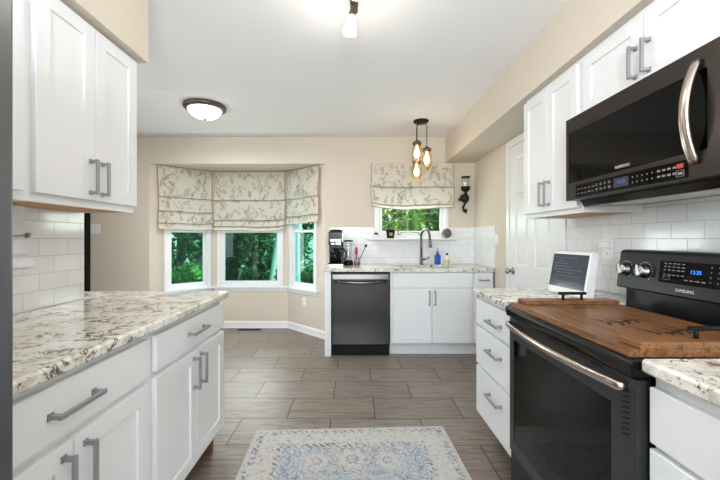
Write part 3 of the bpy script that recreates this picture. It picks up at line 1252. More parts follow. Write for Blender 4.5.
def stroke(pts, w0):
    n = len(pts)
    t = bmesh.new()
    A, B_ = [], []
    for i, p in enumerate(pts):
        p = Vector((p[0], p[1], 0.0224))
        q = Vector((*pts[min(i + 1, n - 1)], 0.0224)) - Vector((*pts[max(i - 1, 0)], 0.0224))
        nn = Vector((-q.y, q.x, 0)).normalized()
        w = w0 * (0.35 + 0.65 * math.sin(PI * (i + .4) / n))
        A.append(t.verts.new(p + nn * w))
        B_.append(t.verts.new(p - nn * w))
    for i in range(n - 1):
        t.faces.new((A[i], A[i + 1], B_[i + 1], B_[i]))
    merge(b, t)


M_SCORCH = pm('scorched_mark', c(44, 24, 16), 0.6)
for ox, oy, s in ((-0.03, 0.03, 1.0), (-0.17, -0.02, 1.0)):
    main = [(ox + 0.02 * math.sin(k * .7) * s, oy + (-0.10 + 0.02 * k) * s) for k in range(10)]
    stroke(main, 0.007)
    for k in range(2, 9, 2):
        x, y = main[k]
        for sg in (-1, 1):
            stroke([(x, y), (x + sg * .016 * s, y + .012 * s), (x + sg * .030 * s, y + .016 * s), (x + sg * .045 * s, y + .028 * s)], 0.006)
    obj('burnt_emblem', b, M_SCORCH, bd, 'dark burnt-in branch')
    b = BM()
stroke([(0.20, -0.06), (0.21, 0.0), (0.20, 0.06)], 0.005)
stroke([(0.17, -0.02), (0.21, 0.0), (0.24, 0.03)], 0.004)
obj('burnt_emblem', b, M_SCORCH, bd, 'dark burnt-in strokes')

# ------------------------------------------------------------------ microwave
MWW, MWH = 0.760, 0.400
mw = thing('microwave_oven', 'black stainless over-the-range microwave with curved steel handle', 'microwave', (1.06, 1.750, 1.4065), RIGHT)
b = BM()
box(b, 0.0, MWW, 0.032, 0.388, 0.0, MWH, 0.003)
obj('body', b, M_BSTEEL, mw)
b = BM()
holed(b, 0.0, MWW, 0.0, MWH, [(0.022, 0.700, 0.084, 0.330)], 0.0, 0.030)
md = obj('door', b, M_BSTEEL, mw)
b = BM()
box(b, 0.022, 0.700, 0.0035, 0.02, 0.084, 0.330)
obj('door_window', b, M_GLASSB, md)
b = BM()
pts = []
for k in range(21):
    u = -1 + 2 * k / 20
    pts.append((0.668 + 0.004 * u, -0.004 - 0.036 * (1 - u * u), 0.204 + u * 0.155))
ribbon_bar(b, pts, 0.015, 0.008, (1, 0, 0))
obj('handle', b, M_COPPER, md, 'curved steel handle')
b = BM()
box(b, 0.078, 0.640, -0.0015, 0.004, 0.008, 0.066)
mp_ = obj('keypad_panel', b, M_GLASSB, md)
b = BM()
MM = R(PI / 2, 'X')
text(b, 'SAMSUNG', 0.0165, T(0.365, 0.0012, 0.100) @ MM, depth=0.002)
obj('printed_lettering', b, M_SILVERTXT, md)
b = BM()
box(b, 0.325, 0.400, -0.0025, 0.0, 0.020, 0.056)
ds = obj('display', b, pm('grey_lcd', c(62, 62, 66), 0.2), mp_)
b = BM()
text(b, '12:25', 0.020, T(0.363, -0.0032, 0.038) @ MM)
obj('clock_digits', b, pm('dim_blue_digits', c(50, 90, 170), 0.5, emit=c(60, 110, 200), estr=0.25), ds)
b = BM()
random.seed(8)
for row in (0.024, 0.044):
    for k in range(9):
        x = 0.092 + k * .025
        box(b, x, x + random.uniform(.010, .018), -0.0024, 0, row, row + .003)
        if k > 4:
            box(b, x, x + .012, -0.0024, 0, row + .006, row + .009)
obj('key_legends', b, M_MARK, mp_)
b = BM()
for row in (0.024, 0.044):
    for k in range(5):
        x = 0.418 + k * .022
        box(b, x, x + .004, -0.0024, 0, row, row + .006)
obj('key_legends', b, M_MARK, mp_)
b = BM()
for row in (0.024, 0.044):
    for k in range(4):
        x = 0.528 + k * .020
        box(b, x, x + .012, -0.0024, 0, row, row + .007)
obj('key_legends', b, M_MARK, mp_)
b = BM()
for q in ((0.60, 0.628, .014, .0155), (0.60, 0.628, .034, .0355), (0.60, .6015, .014, .035), (.6265, .628, .014, .035)):
    box(b, q[0], q[1], -0.0024, 0, q[2], q[3])
box(b, .606, .622, -0.0024, 0, .020, .029)
obj('key_outline', b, M_MARK, mp_)
b = BM()
box(b, 0.602, 0.626, -0.0024, 0, 0.042, 0.056, 0.0)
obj('stop_key', b, M_REDMARK, mp_, 'red key')
b = BM()
prism(b, [(0.055, 0.0), (0.075, -0.030), (0.37, -0.020), (0.385, 0.0)], 0.02, MWW - .01, 'x', bev=0.003)
ub = obj('vent_base', b, M_BLACK, mw)
b = BM()
box(b, 0.16, 0.58, 0.10, 0.22, -0.0315, -0.0235, 0.001, T(0, 0, 0))
obj('task_lamp_lens', b, M_SPLATTER, ub)

# ------------------------------------------------------------------ refrigerator at the left edge
fr = thing('refrigerator', 'grey steel refrigerator at the left frame edge, only its corner in view', 'refrigerator', (-0.62, -0.274, 0), LEFT)
b = BM()
box(b, 0.0, 0.915, 0.065, 0.74, 0.03, 1.78, 0.004)
box(b, 0.05, 0.865, 0.10, 0.70, 0.0, 0.03)
obj('body', b, M_FRIDGE, fr)
for nm, x0, x1, z0, z1 in (('door', 0.0, 0.455, 0.72, 1.775), ('door', 0.46, 0.915, 0.72, 1.775), ('freezer_drawer', 0.0, 0.915, 0.06, 0.71)):
    b = BM()
    box(b, x0, x1, 0.0, 0.06, z0, z1, 0.008, seg=3)
    fd = obj(nm, b, M_FRIDGE, fr)
    b = BM()
    if nm == 'door':
        hx = 0.42 if x0 == 0 else 0.495
        tube(b, [(hx, 0.0, 0.85), (hx, -.045, 0.87), (hx, -.05, 1.2), (hx, -.045, 1.58), (hx, 0.0, 1.60)], 0.010, 10)
    else:
        tube(b, [(0.12, 0.0, 0.62), (0.14, -.045, 0.62), (0.46, -.05, 0.62), (0.775, -.045, 0.62), (0.795, 0.0, 0.62)], 0.010, 10)
    obj('handle', b, M_CHROME, fd)

# white unit fixed under the left wall cabinet
ud = thing('paper_towel_dispenser', 'white dispenser mounted under the left wall cabinet beside the refrigerator', 'dispenser', (-1.371, 1.18, 1.10), LEFT)
b = BM()
prism(b, [(0, 0.02), (-0.10, 0.0), (-0.125, 0.012), (-0.115, 0.045), (-0.085, 0.06), (-0.075, 0.20), (-0.09, 0.2475), (0, 0.2475)], 0.0, 0.19, 'x', bev=0.004)
obj('body', b, M_VIOLET, ud)
b = BM()
tube(b, [(0.02, -0.125, 0.125), (0.175, -0.105, 0.132)], 0.004, 8)
lathe(b, [(0.009, 0), (0.011, 0.008), (0.007, 0.022), (0, 0.022)], 12, T(0.17, -0.105, 0.132) @ R(PI / 2, 'Y'))
tube(b, [(0.02, -0.125, 0.125), (0.02, -0.075, 0.125)], 0.004, 8)
obj('rod', b, M_PEWTER, ud, 'grey metal rod')


# ------------------------------------------------------------------ roman shades
def roman_shade(label, M_, width, top, folds, sag=0.0, seed=1, tilt=0.0):
    """folds: heights at which each pleat turns back; the last is the hem"""
    rnd = random.Random(seed)
    r = thing('roman_shade', label, 'window shade', (0, 0, 0))
    r.matrix_world = M_ @ T(0, 0, folds[-1])
    z0 = folds[-1]
    b = BM()
    box(b, 0.004, width - .004, -0.034, -0.002, top - .03 - z0, top - z0, 0.002)
    obj('headrail', b, M_TRIM, r)
    prof = [(top, -0.037)]              # (z, y) polyline down the cloth
    zt = top
    y = -0.037
    for i, zf in enumerate(folds):
        o_ = -0.047 - 0.006 * i
        prof.append(((zt + zf) / 2, o_ + .004))
        prof.append((zf + .012, o_ - 0.010))
        prof.append((zf + .003, o_ - 0.016))
        prof.append((zf, o_ - 0.012))
        if i < len(folds) - 1:
            prof.append((zf + .006, o_ + 0.004))
            zt = zf + .006
    seg = []
    acc = 0.0
    S_ = [0.0]
    for (za, ya), (zb, yb) in zip(prof, prof[1:]):
        acc += math.hypot(za - zb, ya - yb)
        S_.append(acc)
    total = acc
    ph = [rnd.uniform(0, 6.28) for _ in range(6)]

    def P(u, s, off=0.0):
        s = min(max(s, 0), total - 1e-6)
        i = max(k for k in range(len(S_)) if S_[k] <= s)
        i = min(i, len(prof) - 2)
        f = (s - S_[i]) / (S_[i + 1] - S_[i])
        z = prof[i][0] * (1 - f) + prof[i + 1][0] * f
        yy = prof[i][1] * (1 - f) + prof[i + 1][1] * f
        x = u / width
        q = s / total
        z -= (sag * 4 * x * (1 - x) + tilt * x) * q * q
        z -= 0.006 * q * math.sin(x * 9 + ph[0]) + 0.003 * q * math.sin(x * 23 + ph[1])
        yy += 0.006 * q * math.sin(x * 7 + ph[2] + 2 * q) + 0.003 * math.sin(x * 17 + ph[3] + 5 * q)
        inw = 0.006 * math.sin(q * 8 + ph[4])
        return Vector((u + inw * (1 - 2 * x), yy - off, z - z0))
    b = BM()
    nu = max(12, int(width / 0.04))
    ss = []
    for a, c_ in zip(S_, S_[1:]):
        n = max(1, int((c_ - a) / 0.03))
        ss += [a + (c_ - a) * k / n for k in range(n)]
    ss.append(total)
    g = [[b.verts.new(P(width * k / nu, s)) for k in range(nu + 1)] for s in ss]
    for a, c_ in zip(g, g[1:]):
        for k in range(nu):
            f = b.faces.new((a[k], c_[k], c_[k + 1], a[k + 1]))
            f.smooth = True
    # printed sprigs, lying on the cloth

    def blade(bx, bs, ang, ln, wd, mi):
        ca, sa = math.cos(ang), math.sin(ang)
        vs = []
        for (l, w_) in ((0, 0), (.3, .8), (.6, 1), (.85, .6), (1, 0), (.85, -.6), (.6, -1), (.3, -.8)):
            l *= ln
            w_ *= wd / 2
            u, s = bx + ca * l - sa * w_, bs - (sa * l + ca * w_)
            if not (0.006 < u < width - .006 and 0.004 < s < total - .02):
                return
            vs.append(P(u, s, 0.0018))
        f = b.faces.new([b.verts.new(v) for v in vs])
        f.material_index = mi
    n = int(width * total * 150)
    for _ in range(n):
        bx, bs = rnd.uniform(0, width), rnd.uniform(0, total)
        a0 = rnd.uniform(0.6, 2.5)
        mi = 1 if rnd.random() < 0.6 else 2
        L = rnd.uniform(.06, .12)
        k = 0
        steps = rnd.randint(3, 5)
        x, s, a = bx, bs, a0
        bend = rnd.uniform(-.25, .25)
        for k in range(steps):
            dl = L / steps
            blade(x, s, a, dl * 1.05, .004, mi)
            x += math.cos(a) * dl
            s -= math.sin(a) * dl
            a += bend
            ll = rnd.uniform(.024, .036) * (1 - .12 * k)
            blade(x, s, a + rnd.uniform(.6, 1.0), ll, ll * .34, mi)
            blade(x, s, a - rnd.uniform(.6, 1.0), ll, ll * .34, mi)
        blade(x, s, a, .036, .015, mi)
    fb = obj('fabric', b, [M_FABRIC, M_PRINT, M_PRINT2], r)
    # darker piping at the turned folds and sides
    b = BM()
    for zf_i, zf in enumerate(folds):
        si = min(range(len(prof)), key=lambda k: abs(prof[k][0] - (zf + .003)) + (0 if prof[k][1] < -0.055 else 1))
        tube(b, [P(width * k / nu, S_[si], 0.001) for k in range(nu + 1)], 0.0028, 5)
    for u in (0.002, width - .002):
        tube(b, [P(u, total * k / 40, 0.0) for k in range(41)], 0.0026, 5)
    obj('piping', b, M_HEM, fb, 'thin brown edging')
    return r


def bayM(i, u):
    p, L, a = BAYF[i]
    return T(p[0], p[1], 0) @ R(a, 'Z') @ T(u, 0, 0)


roman_shade('leaf-print roman shade on the left slanted bay window', bayM(0, 0.085), 0.655, 2.118, [1.735, 1.56, 1.415, 1.335], 0.015, 3)
roman_shade('leaf-print roman shade on the wide middle bay window', bayM(1, 0.035), 0.956, 2.118, [1.735, 1.47, 1.385, 1.335], 0.015, 4)
roman_shade('leaf-print roman shade on the narrow right bay window, tattered hem corner', bayM(2, 0.035), 0.66, 2.118, [1.735, 1.50, 1.395], 0.0, 5, tilt=-0.02)
roman_shade('leaf-print roman shade over the sink window, hem sagging in the middle', T(0.205, YB - .018, 0), 0.985, 2.122, [1.835, 1.635, 1.598], 0.035, 6)

# ------------------------------------------------------------------ lamps
fl = thing('ceiling_light', 'round flush ceiling light with frosted dome and bronze rim', 'ceiling light', (-1.385, 3.25, CH))
b = BM()
lathe(b, [(0.10, 0), (0.185, 0.0), (0.190, -0.012), (0.182, -0.030), (0.165, -0.040), (0.150, -0.040)], 36)
obj('rim', b, M_BRONZE, fl)
b = BM()
lathe(b, [(0.150, -0.036), (0.145, -0.050), (0.125, -0.080), (0.09, -0.103), (0.05, -0.116), (0, -0.120)], 32)
obj('glass_dome', b, M_LAMPGLOW, fl)
b = BM()
lathe(b, [(0.0, -0.118), (0.014, -0.120), (0.012, -0.128), (0.006, -0.136), (0, -0.138)], 14)
obj('finial', b, M_BRONZE, fl)
lamp('flush_light', 'AREA', (0, 0, -0.15), 20, (1, 0.97, 0.93), (0, 0, 0), fl, shape='DISK', size=0.3)

tk = thing('track_light', 'ceiling track light with small glowing bell shades, at the top edge', 'ceiling light', (0.0, 1.55, CH))
b = BM()
box(b, -0.02, 0.02, -0.35, 0.33, -0.024, -0.001, 0.004)
obj('bar', b, M_BRONZE, tk)
for (x, y, tx, ty) in ((-0.005, 0.255, -0.15, 0.05), (0.008, -0.025, 0.03, -0.02), (0.0, -0.22, -0.1, -0.2)):
    b = BM()
    tube(b, [(x, y, -0.02), (x, y, -0.052)], 0.007, 8)
    M = T(x, y, -0.05) @ Vector((0, 0, -1)).rotation_difference(Vector((tx, ty, -1))).to_matrix().to_4x4() @ Matrix.Scale(0.85, 4)
    lathe(b, [(0, 0.004), (0.014, 0), (0.021, -0.014), (0.022, -0.034), (0.016, -0.040)], 16, M)
    hd = obj('spot_head', b, M_BRONZE, tk)
    b = BM()
    lathe(b, [(0.018, -0.036), (0.026, -0.048), (0.032, -0.085), (0.041, -0.132), (0.044, -0.142), (0.040, -0.140), (0.03, -0.09), (0.0, -0.06)], 22, M, closed_ends=False)
    obj('bell_shade', b, M_SPOTGLOW, hd, 'glowing glass bell shade')
    q = M @ Vector((0, 0, -0.19))
    lamp('spot_glow', 'POINT', q, 2.5, (1, 0.94, 0.84), (0, 0, 0), tk, shadow_soft_size=0.05)

pc = thing('pendant_cluster', 'three-jar pendant light with amber bulbs above the sink', 'pendant light', (0.70, 3.66, CH))
b = BM()
lathe(b, [(0, 0), (0.080, 0), (0.080, -0.010), (0.066, -0.022), (0, -0.024)], 28)
obj('canopy', b, M_IRON, pc)
for (x, y, zl, zb) in ((-0.045, -0.02, 2.190, 2.010), (0.062, 0.0, 2.130, 1.965), (-0.030, 0.085, 2.02, 1.865)):
    zl -= CH
    zb -= CH
    b = BM()
    tube(b, [(x * .8, y * .7, -0.022), (x, y, -0.05), (x, y, zl + .045)], 0.0045, 8)
    obj('cord', b, M_IRON, pc)
    b = BM()
    lathe(b, [(0, zl + .052), (0.014, zl + .052), (0.016, zl + .036), (0.040, zl + .034), (0.043, zl), (0.0, zl)], 20, T(x, y, 0))
    tube(b, [(x + .050 * math.cos(k * PI / 8), y, zl + .014 + .03 * math.sin(k * PI / 8)) for k in range(9)], 0.002, 5)
    ld = obj('jar_lid', b, M_BRONZE, pc)
    b = BM()
    lathe(b, [(0.038, zl + .006), (0.040, zl - .012), (0.050, zl - .026), (0.050, zb + .015), (0.042, zb), (0.0, zb)], 22, T(x, y, 0), closed_ends=False)
    obj('glass_jar', b, M_JAR, ld)
    b = BM()
    lathe(b, [(0.010, zl), (0.012, zl - .03), (0.028, zl - .07), (0.032, zl - .095), (0.022, zl - .122), (0, zl - .130)], 16, T(x, y, 0))
    obj('bulb', b, M_BULB, ld, 'glowing amber bulb')
lamp('pendant_glow', 'POINT', (0.0, -0.16, -0.5), 2.0, (1, 0.82, 0.58), (0, 0, 0), pc, shadow_soft_size=0.08)

sc = thing('wall_sconce', 'black iron candle sconce with glass cylinder right of the sink window', 'sconce', (1.325, YB, 1.51))
b = BM()
lathe(b, [(0, 0), (0.045, 0), (0.045, 0.008), (0.02, 0.016), (0, 0.016)], 18, T(0, 0, 0.20) @ R(PI / 2, 'X'))
tube(b, [(0, -0.014, 0.20), (0, -0.05, 0.185), (0, -0.08, 0.20), (0, -0.085, 0.25), (0, -0.085, 0.275)], 0.018, 10)
tube(b, [(-0.0, -0.05, 0.19), (0.008, -0.055, 0.13), (-0.02, -0.055, 0.09), (-0.01, -0.05, 0.04), (0.018, -0.05, 0.02), (0.026, -0.05, 0.045), (0.006, -0.05, 0.055)], 0.014, 8)
lathe(b, [(0, 0), (0.026, 0.0), (0.046, 0.035), (0.044, 0.07), (0.022, 0.10), (0, 0.10)], 14, T(0.004, -0.06, 0.14))
lathe(b, [(0, 0), (0.018, 0), (0.024, 0.02), (0.014, 0.034), (0.016, 0.066), (0, 0.068)], 12, T(-0.01, -0.055, 0.175) @ R(-PI / 2, 'Y'))
obj('bracket', b, M_IRON, sc)
b = BM()
lathe(b, [(0, 0.262), (0.018, 0.262), (0.050, 0.285), (0.054, 0.325), (0.045, 0.325), (0.045, 0.29), (0, 0.285)], 20, T(0, -0.085, 0))
obj('cup', b, M_IRON, sc)
b = BM()
lathe(b, [(0.045, 0.30), (0.045, 0.435)], 22, T(0, -0.085, 0), closed_ends=False)
obj('glass_cylinder', b, M_JARC, sc)
b = BM()
lathe(b, [(0.042, 0.430), (0.050, 0.430), (0.050, 0.446), (0.042, 0.446), (0.042, 0.430)], 22, T(0, -0.085, 0), closed_ends=False)
obj('rim', b, M_IRON, sc)
b = BM()
lathe(b, [(0, 0.286), (0.026, 0.286), (0.026, 0.38), (0.020, 0.383), (0, 0.380)], 18, T(0, -0.085, 0))
obj('candle', b, M_CANDLE, sc)

# ------------------------------------------------------------------ on the back counter
CT = 0.9135
cm = thing('coffee_maker', 'black drip coffee maker at the left end of the back counter', 'coffee maker', (-0.205, 4.00, CT))
b = BM()
box(b, -0.083, 0.083, -0.12, 0.12, 0.0, 0.035, 0.008, seg=2)
box(b, -0.083, 0.083, 0.035, 0.12, 0.03, 0.30, 0.010, seg=2)
box(b, -0.083, 0.083, -0.11, 0.12, 0.235, 0.385, 0.012, seg=2)
lathe(b, [(0, 0.38), (0.070, 0.38), (0.074, 0.39), (0.066, 0.405), (0, 0.410)], 24, T(0, 0.0, 0))
obj('body', b, M_BLACK, cm)
b = BM()
box(b, -0.060, 0.060, -0.116, -0.108, 0.272, 0.300, 0.002)
box(b, -0.050, -0.010, -0.116, -0.108, 0.237, 0.258, 0.002)
box(b, 0.0, 0.060, -0.116, -0.108, 0.237, 0.262, 0.002)
box(b, 0.070, 0.086, -0.114, -0.05, 0.27, 0.37, 0.003)
obj('trim_plates', b, M_CHROME, cm, 'bright steel trim')
b = BM()
box(b, -0.085, 0.085, -0.124, -0.10, 0.0, 0.022, 0.003)
obj('base_band', b, M_CHROME, cm)
b = BM()
lathe(b, [(0, 0.036), (0.058, 0.036), (0.068, 0.06), (0.070, 0.12), (0.058, 0.165), (0.045, 0.18), (0.048, 0.195), (0, 0.2)], 24, T(-0.01, -0.04, 0))
cf = obj('carafe', b, M_GLASSB, cm)
b = BM()
tube(b, [(0.05, -0.06, 0.19), (0.095, -0.07, 0.185), (0.118, -0.075, 0.15), (0.112, -0.075, 0.10), (0.095, -0.07, 0.065)], 0.010, 8)
obj('handle', b, M_BLACKM, cf)

bl = thing('blender', 'clear jug blender with black base right of the coffee maker', 'blender', (-0.065, 4.06, CT))
b = BM()
lathe(b, [(0, 0), (0.056, 0), (0.056, 0.03), (0.044, 0.055), (0, 0.055)], 20)
obj('base', b, M_BLACK, bl)
b = BM()
lathe(b, [(0.036, 0.055), (0.040, 0.08), (0.050, 0.272)], 20, closed_ends=False)
tube(b, [(0.046, -0.01, 0.24), (0.072, -0.015, 0.235), (0.072, -0.015, 0.13), (0.043, -0.01, 0.11)], 0.006, 6)
obj('jug', b, M_JARC, bl)
b = BM()
lathe(b, [(0, 0.272), (0.054, 0.270), (0.054, 0.284), (0.03, 0.288), (0, 0.290)], 20)
obj('lid', b, M_BLACKM, bl)

jr = thing('jar', 'glass jar of amber liquid on the back counter beside the blender', 'jar', (0.035, 4.03, CT))
b = BM()
lathe(b, [(0, 0.002), (0.034, 0.002), (0.035, 0.044), (0, 0.046)], 20)
obj('contents', b, M_AMBER, jr)
b = BM()
lathe(b, [(0.037, 0.0), (0.038, 0.085), (0.036, 0.09)], 20, closed_ends=False)
obj('glass', b, M_JARC, jr)
pb = thing('bottle_brush', 'bottle brush with a pink handle standing in the amber jar', 'brush', (0.028, 4.03, CT + .046))
b = BM()
tube(b, [(0.004, 0, 0), (0.0, 0, 0.07)], 0.006, 8)
lathe(b, [(0, 0.065), (0.014, 0.068), (0.017, 0.10), (0.013, 0.15), (0.008, 0.165), (0, 0.166)], 14)
obj('grip', b, M_PINK, pb)
bb_ = thing('dish_brush', 'thin black brush leaning out of the amber jar', 'brush', (0.052, 4.03, CT + .046))
b = BM()
tube(b, [(0.0, 0, 0.0), (0.035, 0.0, 0.07), (0.082, 0.0, 0.165)], 0.004, 8)
obj('stem', b, M_BLACKM, bb_)
b = BM()
lathe(b, [(0, -0.016), (0.011, -0.014), (0.013, 0.008), (0.008, 0.022), (0, 0.024)], 12, T(0.084, 0, 0.172) @ R(0.45, 'Y'))
obj('bristle_head', b, M_BLACKM, bb_)

fc = thing('kitchen_faucet', 'pull-down gooseneck faucet behind the sink', 'faucet', (0.795, 4.135, CT))
b = BM()
lathe(b, [(0, 0), (0.028, 0), (0.028, 0.006), (0.019, 0.014), (0.018, 0.10), (0.013, 0.115), (0, 0.115)], 20)
obj('base', b, M_FAUCET, fc)
b = BM()
pts = [(0, 0, 0.10), (0, 0, 0.22), (0, 0, 0.32)]
for k in range(1, 11):
    a = PI * k / 10
    pts.append((0.028 * (1 - math.cos(a)), -0.10 * (1 - math.cos(a)), 0.32 + 0.092 * math.sin(a)))
pts.append((0.057, -0.202, 0.29))
tube(b, pts, 0.0145, 12)
nk = obj('neck', b, M_FAUCET, fc)
b = BM()
tube(b, [(0.057, -0.202, 0.30), (0.058, -0.205, 0.27), (0.062, -0.21, 0.225), (0.064, -0.212, 0.205)], 0.016, 12, rr=[0.013, 0.016, 0.019, 0.020])
obj('spray_head', b, M_FAUCET, nk)
b = BM()
tube(b, [(0.012, -0.002, 0.06), (0.045, -0.006, 0.062)], 0.012, 10)
tube(b, [(0.045, -0.006, 0.062), (0.075, -0.008, 0.070), (0.092, -0.012, 0.092)], 0.007, 8)
obj('lever', b, M_FAUCET, fc)

sp = thing('soap_bottle', 'blue pump soap bottle beside the faucet', 'soap bottle', (0.985, 4.125, CT))
b = BM()
box(b, -0.034, 0.034, -0.024, 0.024, 0, 0.115, 0.012, seg=3)
lathe(b, [(0.022, 0.108), (0.016, 0.130), (0.014, 0.140), (0, 0.140)], 16)
obj('bottle', b, M_BLUESOAP, sp)
b = BM()
lathe(b, [(0, 0.138), (0.016, 0.138), (0.016, 0.155), (0.006, 0.160), (0.005, 0.190), (0, 0.190)], 14)
tube(b, [(0, 0, 0.188), (-0.006, -0.03, 0.190), (-0.006, -0.036, 0.180)], 0.006, 8)
obj('pump', b, M_CHROME, sp)
s2 = thing('soap_bottle', 'small clear bottle with yellow label right of the blue soap bottle', 'soap bottle', (1.095, 4.12, CT))
b = BM()
lathe(b, [(0, 0), (0.026, 0), (0.028, 0.01), (0.028, 0.085), (0.018, 0.108), (0.012, 0.112), (0, 0.112)], 18)
obj('bottle', b, M_WHITEP, s2)
b = BM()
lathe(b, [(0.0285, 0.012), (0.0285, 0.060)], 18, closed_ends=False)
obj('label_band', b, M_YELLOW, s2)
b = BM()
lathe(b, [(0, 0.110), (0.013, 0.110), (0.013, 0.134), (0, 0.135)], 14)
obj('cap', b, M_BLACKM, s2)

# on the window ledge
LZ = 1.222
j1 = thing('salt_jar', 'tiny black-topped jar at the left end of the window ledge', 'jar', (0.265, 4.18, LZ))
b = BM()
lathe(b, [(0, 0), (0.026, 0), (0.028, 0.006), (0.028, 0.040), (0.02, 0.046), (0, 0.046)], 16)
obj('body', b, M_WHITEP, j1)
b = BM()
lathe(b, [(0, 0.044), (0.024, 0.044), (0.026, 0.052), (0.022, 0.066), (0, 0.068)], 16)
obj('lid', b, M_BLACKM, j1)
pt = thing('potted_plant', 'small dark planter with a low succulent on the window ledge', 'plant', (0.435, 4.175, LZ))
b = BM()
lathe(b, [(0, 0), (0.040, 0), (0.052, 0.085), (0.056, 0.088), (0.056, 0.105), (0.050, 0.105), (0.046, 0.09), (0, 0.088)], 20)
obj('pot', b, M_BLACKM, pt)
b = BM()
random.seed(2)
for k in range(26):
    a, e = random.uniform(0, 2 * PI), random.uniform(0.5, 1.4)
    d = Vector((math.cos(a) * math.cos(e), math.sin(a) * math.cos(e), math.sin(e)))
    p0 = Vector((random.uniform(-.02, .02), random.uniform(-.02, .02), .086))
    tube(b, [p0, p0 + d * .02, p0 + d * .04], 0.004, 5, rr=[0.003, 0.006, 0.001])
obj('leaves', b, M_GREEN, pt)
b = BM()
box(b, -0.018, 0.02, -0.0485, -0.046, 0.03, 0.07, 0.001)
obj('label_patch', b, pm('olive_print', c(150, 148, 70), 0.5), pt)
sb = thing('twig_ball', 'grey spiky twig ball at the right end of the window ledge', 'ornament', (1.105, 4.172, LZ))
b = BM()
random.seed(3)
cen = Vector((0, 0, 0.062))
for k in range(60):
    d = Vector((random.gauss(0, 1), random.gauss(0, 1), random.gauss(0, 1))).normalized()
    q = d.orthogonal().normalized()
    q = (Matrix.Rotation(random.uniform(0, 6.28), 3, d) @ q)
    pts = []
    for i in range(7):
        a = -0.6 + 1.2 * i / 6
        pts.append(cen + 0.054 * (d * math.cos(a) + q * math.sin(a)))
    tube(b, pts, 0.0028, 5)
bmesh.ops.create_icosphere(b, subdivisions=2, radius=0.046, matrix=Matrix.Translation(cen))
for k in range(40):
    d = Vector((random.gauss(0, 1), random.gauss(0, 1), random.gauss(0, 1))).normalized()
    if d.z < -0.55:
        continue
    tube(b, [cen + d * .045, cen + d * .066], 0.004, 5, rr=[0.004, 0.001])
obj('twigs', b, M_STONEBALL, sb)


# ------------------------------------------------------------------ wall plates
def plate(name, label, cat, M_, gangs=1, kind='outlet'):
    r = thing(name, label, cat)
    r.matrix_world = M_
    w = 0.036 + 0.023 * (gangs - 1) * 2 / 2
    b = BM()
    box(b, -w, w, -0.006, 0, -0.058, 0.058, 0.002)
    obj('cover_plate', b, M_WHITEP, r)
    for gk in range(gangs):
        cx = (gk - (gangs - 1) / 2) * 0.046
        b = BM()
        if kind == 'outlet':
            for s in (-.02, .02):
                lathe(b, [(0, 0.0), (0.015, 0.0), (0.015, 0.002), (0, 0.002)], 14, T(cx, -0.006, s) @ R(PI / 2, 'X'))
            obj('socket', b, M_TRIM, r)
        else:
            box(b, cx - .005, cx + .005, -0.014, -0.005, -0.012, 0.012, 0.001)
            obj('toggle', b, M_TRIM, r)
    return r


plate('switch_plate', 'double light switch plate on the shaded back wall left of the bay', 'light switch', T(-3.13, YB, 1.335), 2, 'switch')
plate('switch_plate', 'light switch plate on the right wall between the tile and pantry door', 'light switch', T(XR, 3.57, 1.21) @ R(RIGHT, 'Z'), 1, 'switch')
plate('outlet_plate', 'white outlet low on the right slanted wall of the bay', 'outlet', bayM(2, 0.36) @ T(0, 0, 0.40))
ot = plate('outlet_plate', 'white outlet on the tile behind the tablet stand, with a plug in it', 'outlet', T(XR - .009, 1.995, 1.163) @ R(RIGHT, 'Z'))

# tablet on its stand
tb = thing('smart_display', 'white tablet stand with dark screen on the counter left of the stove', 'tablet', (1.140, 1.885, CT), math.atan2(-.28, .018))
b = BM()
hw = 0.147
prism(b, [(-0.006, 0.008), (0.034, 0.228), (0.042, 0.236), (0.066, 0.234), (0.072, 0.222), (0.044, 0.006), (0.036, 0.0), (0.0, 0.0)], -hw, hw, 'x', bev=0.003)
prism(b, [(0.042, 0.0), (0.062, 0.10), (0.068, 0.10), (0.11, 0.004), (0.11, 0.0)], -0.045, 0.045, 'x', bev=0.002)
obj('stand', b, M_WHITEP, tb)
tl = math.atan2(.040, .220)
MS = T(0, -0.006, 0.008) @ R(-tl, 'X') @ R(PI / 2, 'X')
b = BM()
box(b, -hw + .005, hw - .012, 0.034, 0.216, 0.0, 0.0025, 0.001, MS)
scn = obj('screen', b, M_SCREEN, tb)
b = BM()
random.seed(21)
for k in range(9):
    s_ = 0.195 - k * 0.0165
    x = -0.120 + (0.03 if k % 4 == 1 else 0)
    while x < 0.09:
        wd = random.uniform(.010, .034)
        box(b, x, x + wd, s_, s_ + .004, .0025, .0028, 0, MS)
        x += wd + .006
        if random.random() < .12:
            break
obj('text_lines', b, M_SCREENTXT, scn)
pg = thing('power_adapter', 'white plug and cord running from the tiled wall outlet to the tablet', 'power adapter', (1.443, 1.995, 1.183))
b = BM()
box(b, -0.045, 0.0, -0.016, 0.016, -0.016, 0.016, 0.004, seg=2)
obj('plug', b, M_WHITEP, pg)
b = BM()
tube(b, [(-0.04, 0, -0.01), (-0.06, -0.01, -0.05), (-0.05, -0.04, -0.15), (-0.045, -0.08, -0.24), (-0.06, -0.11, -0.266), (-0.10, -0.12, -0.266), (-0.14, -0.11, -0.264), (-0.188, -0.10, -0.262)], 0.0032, 6)
obj('cord', b, M_WHITEP, pg)

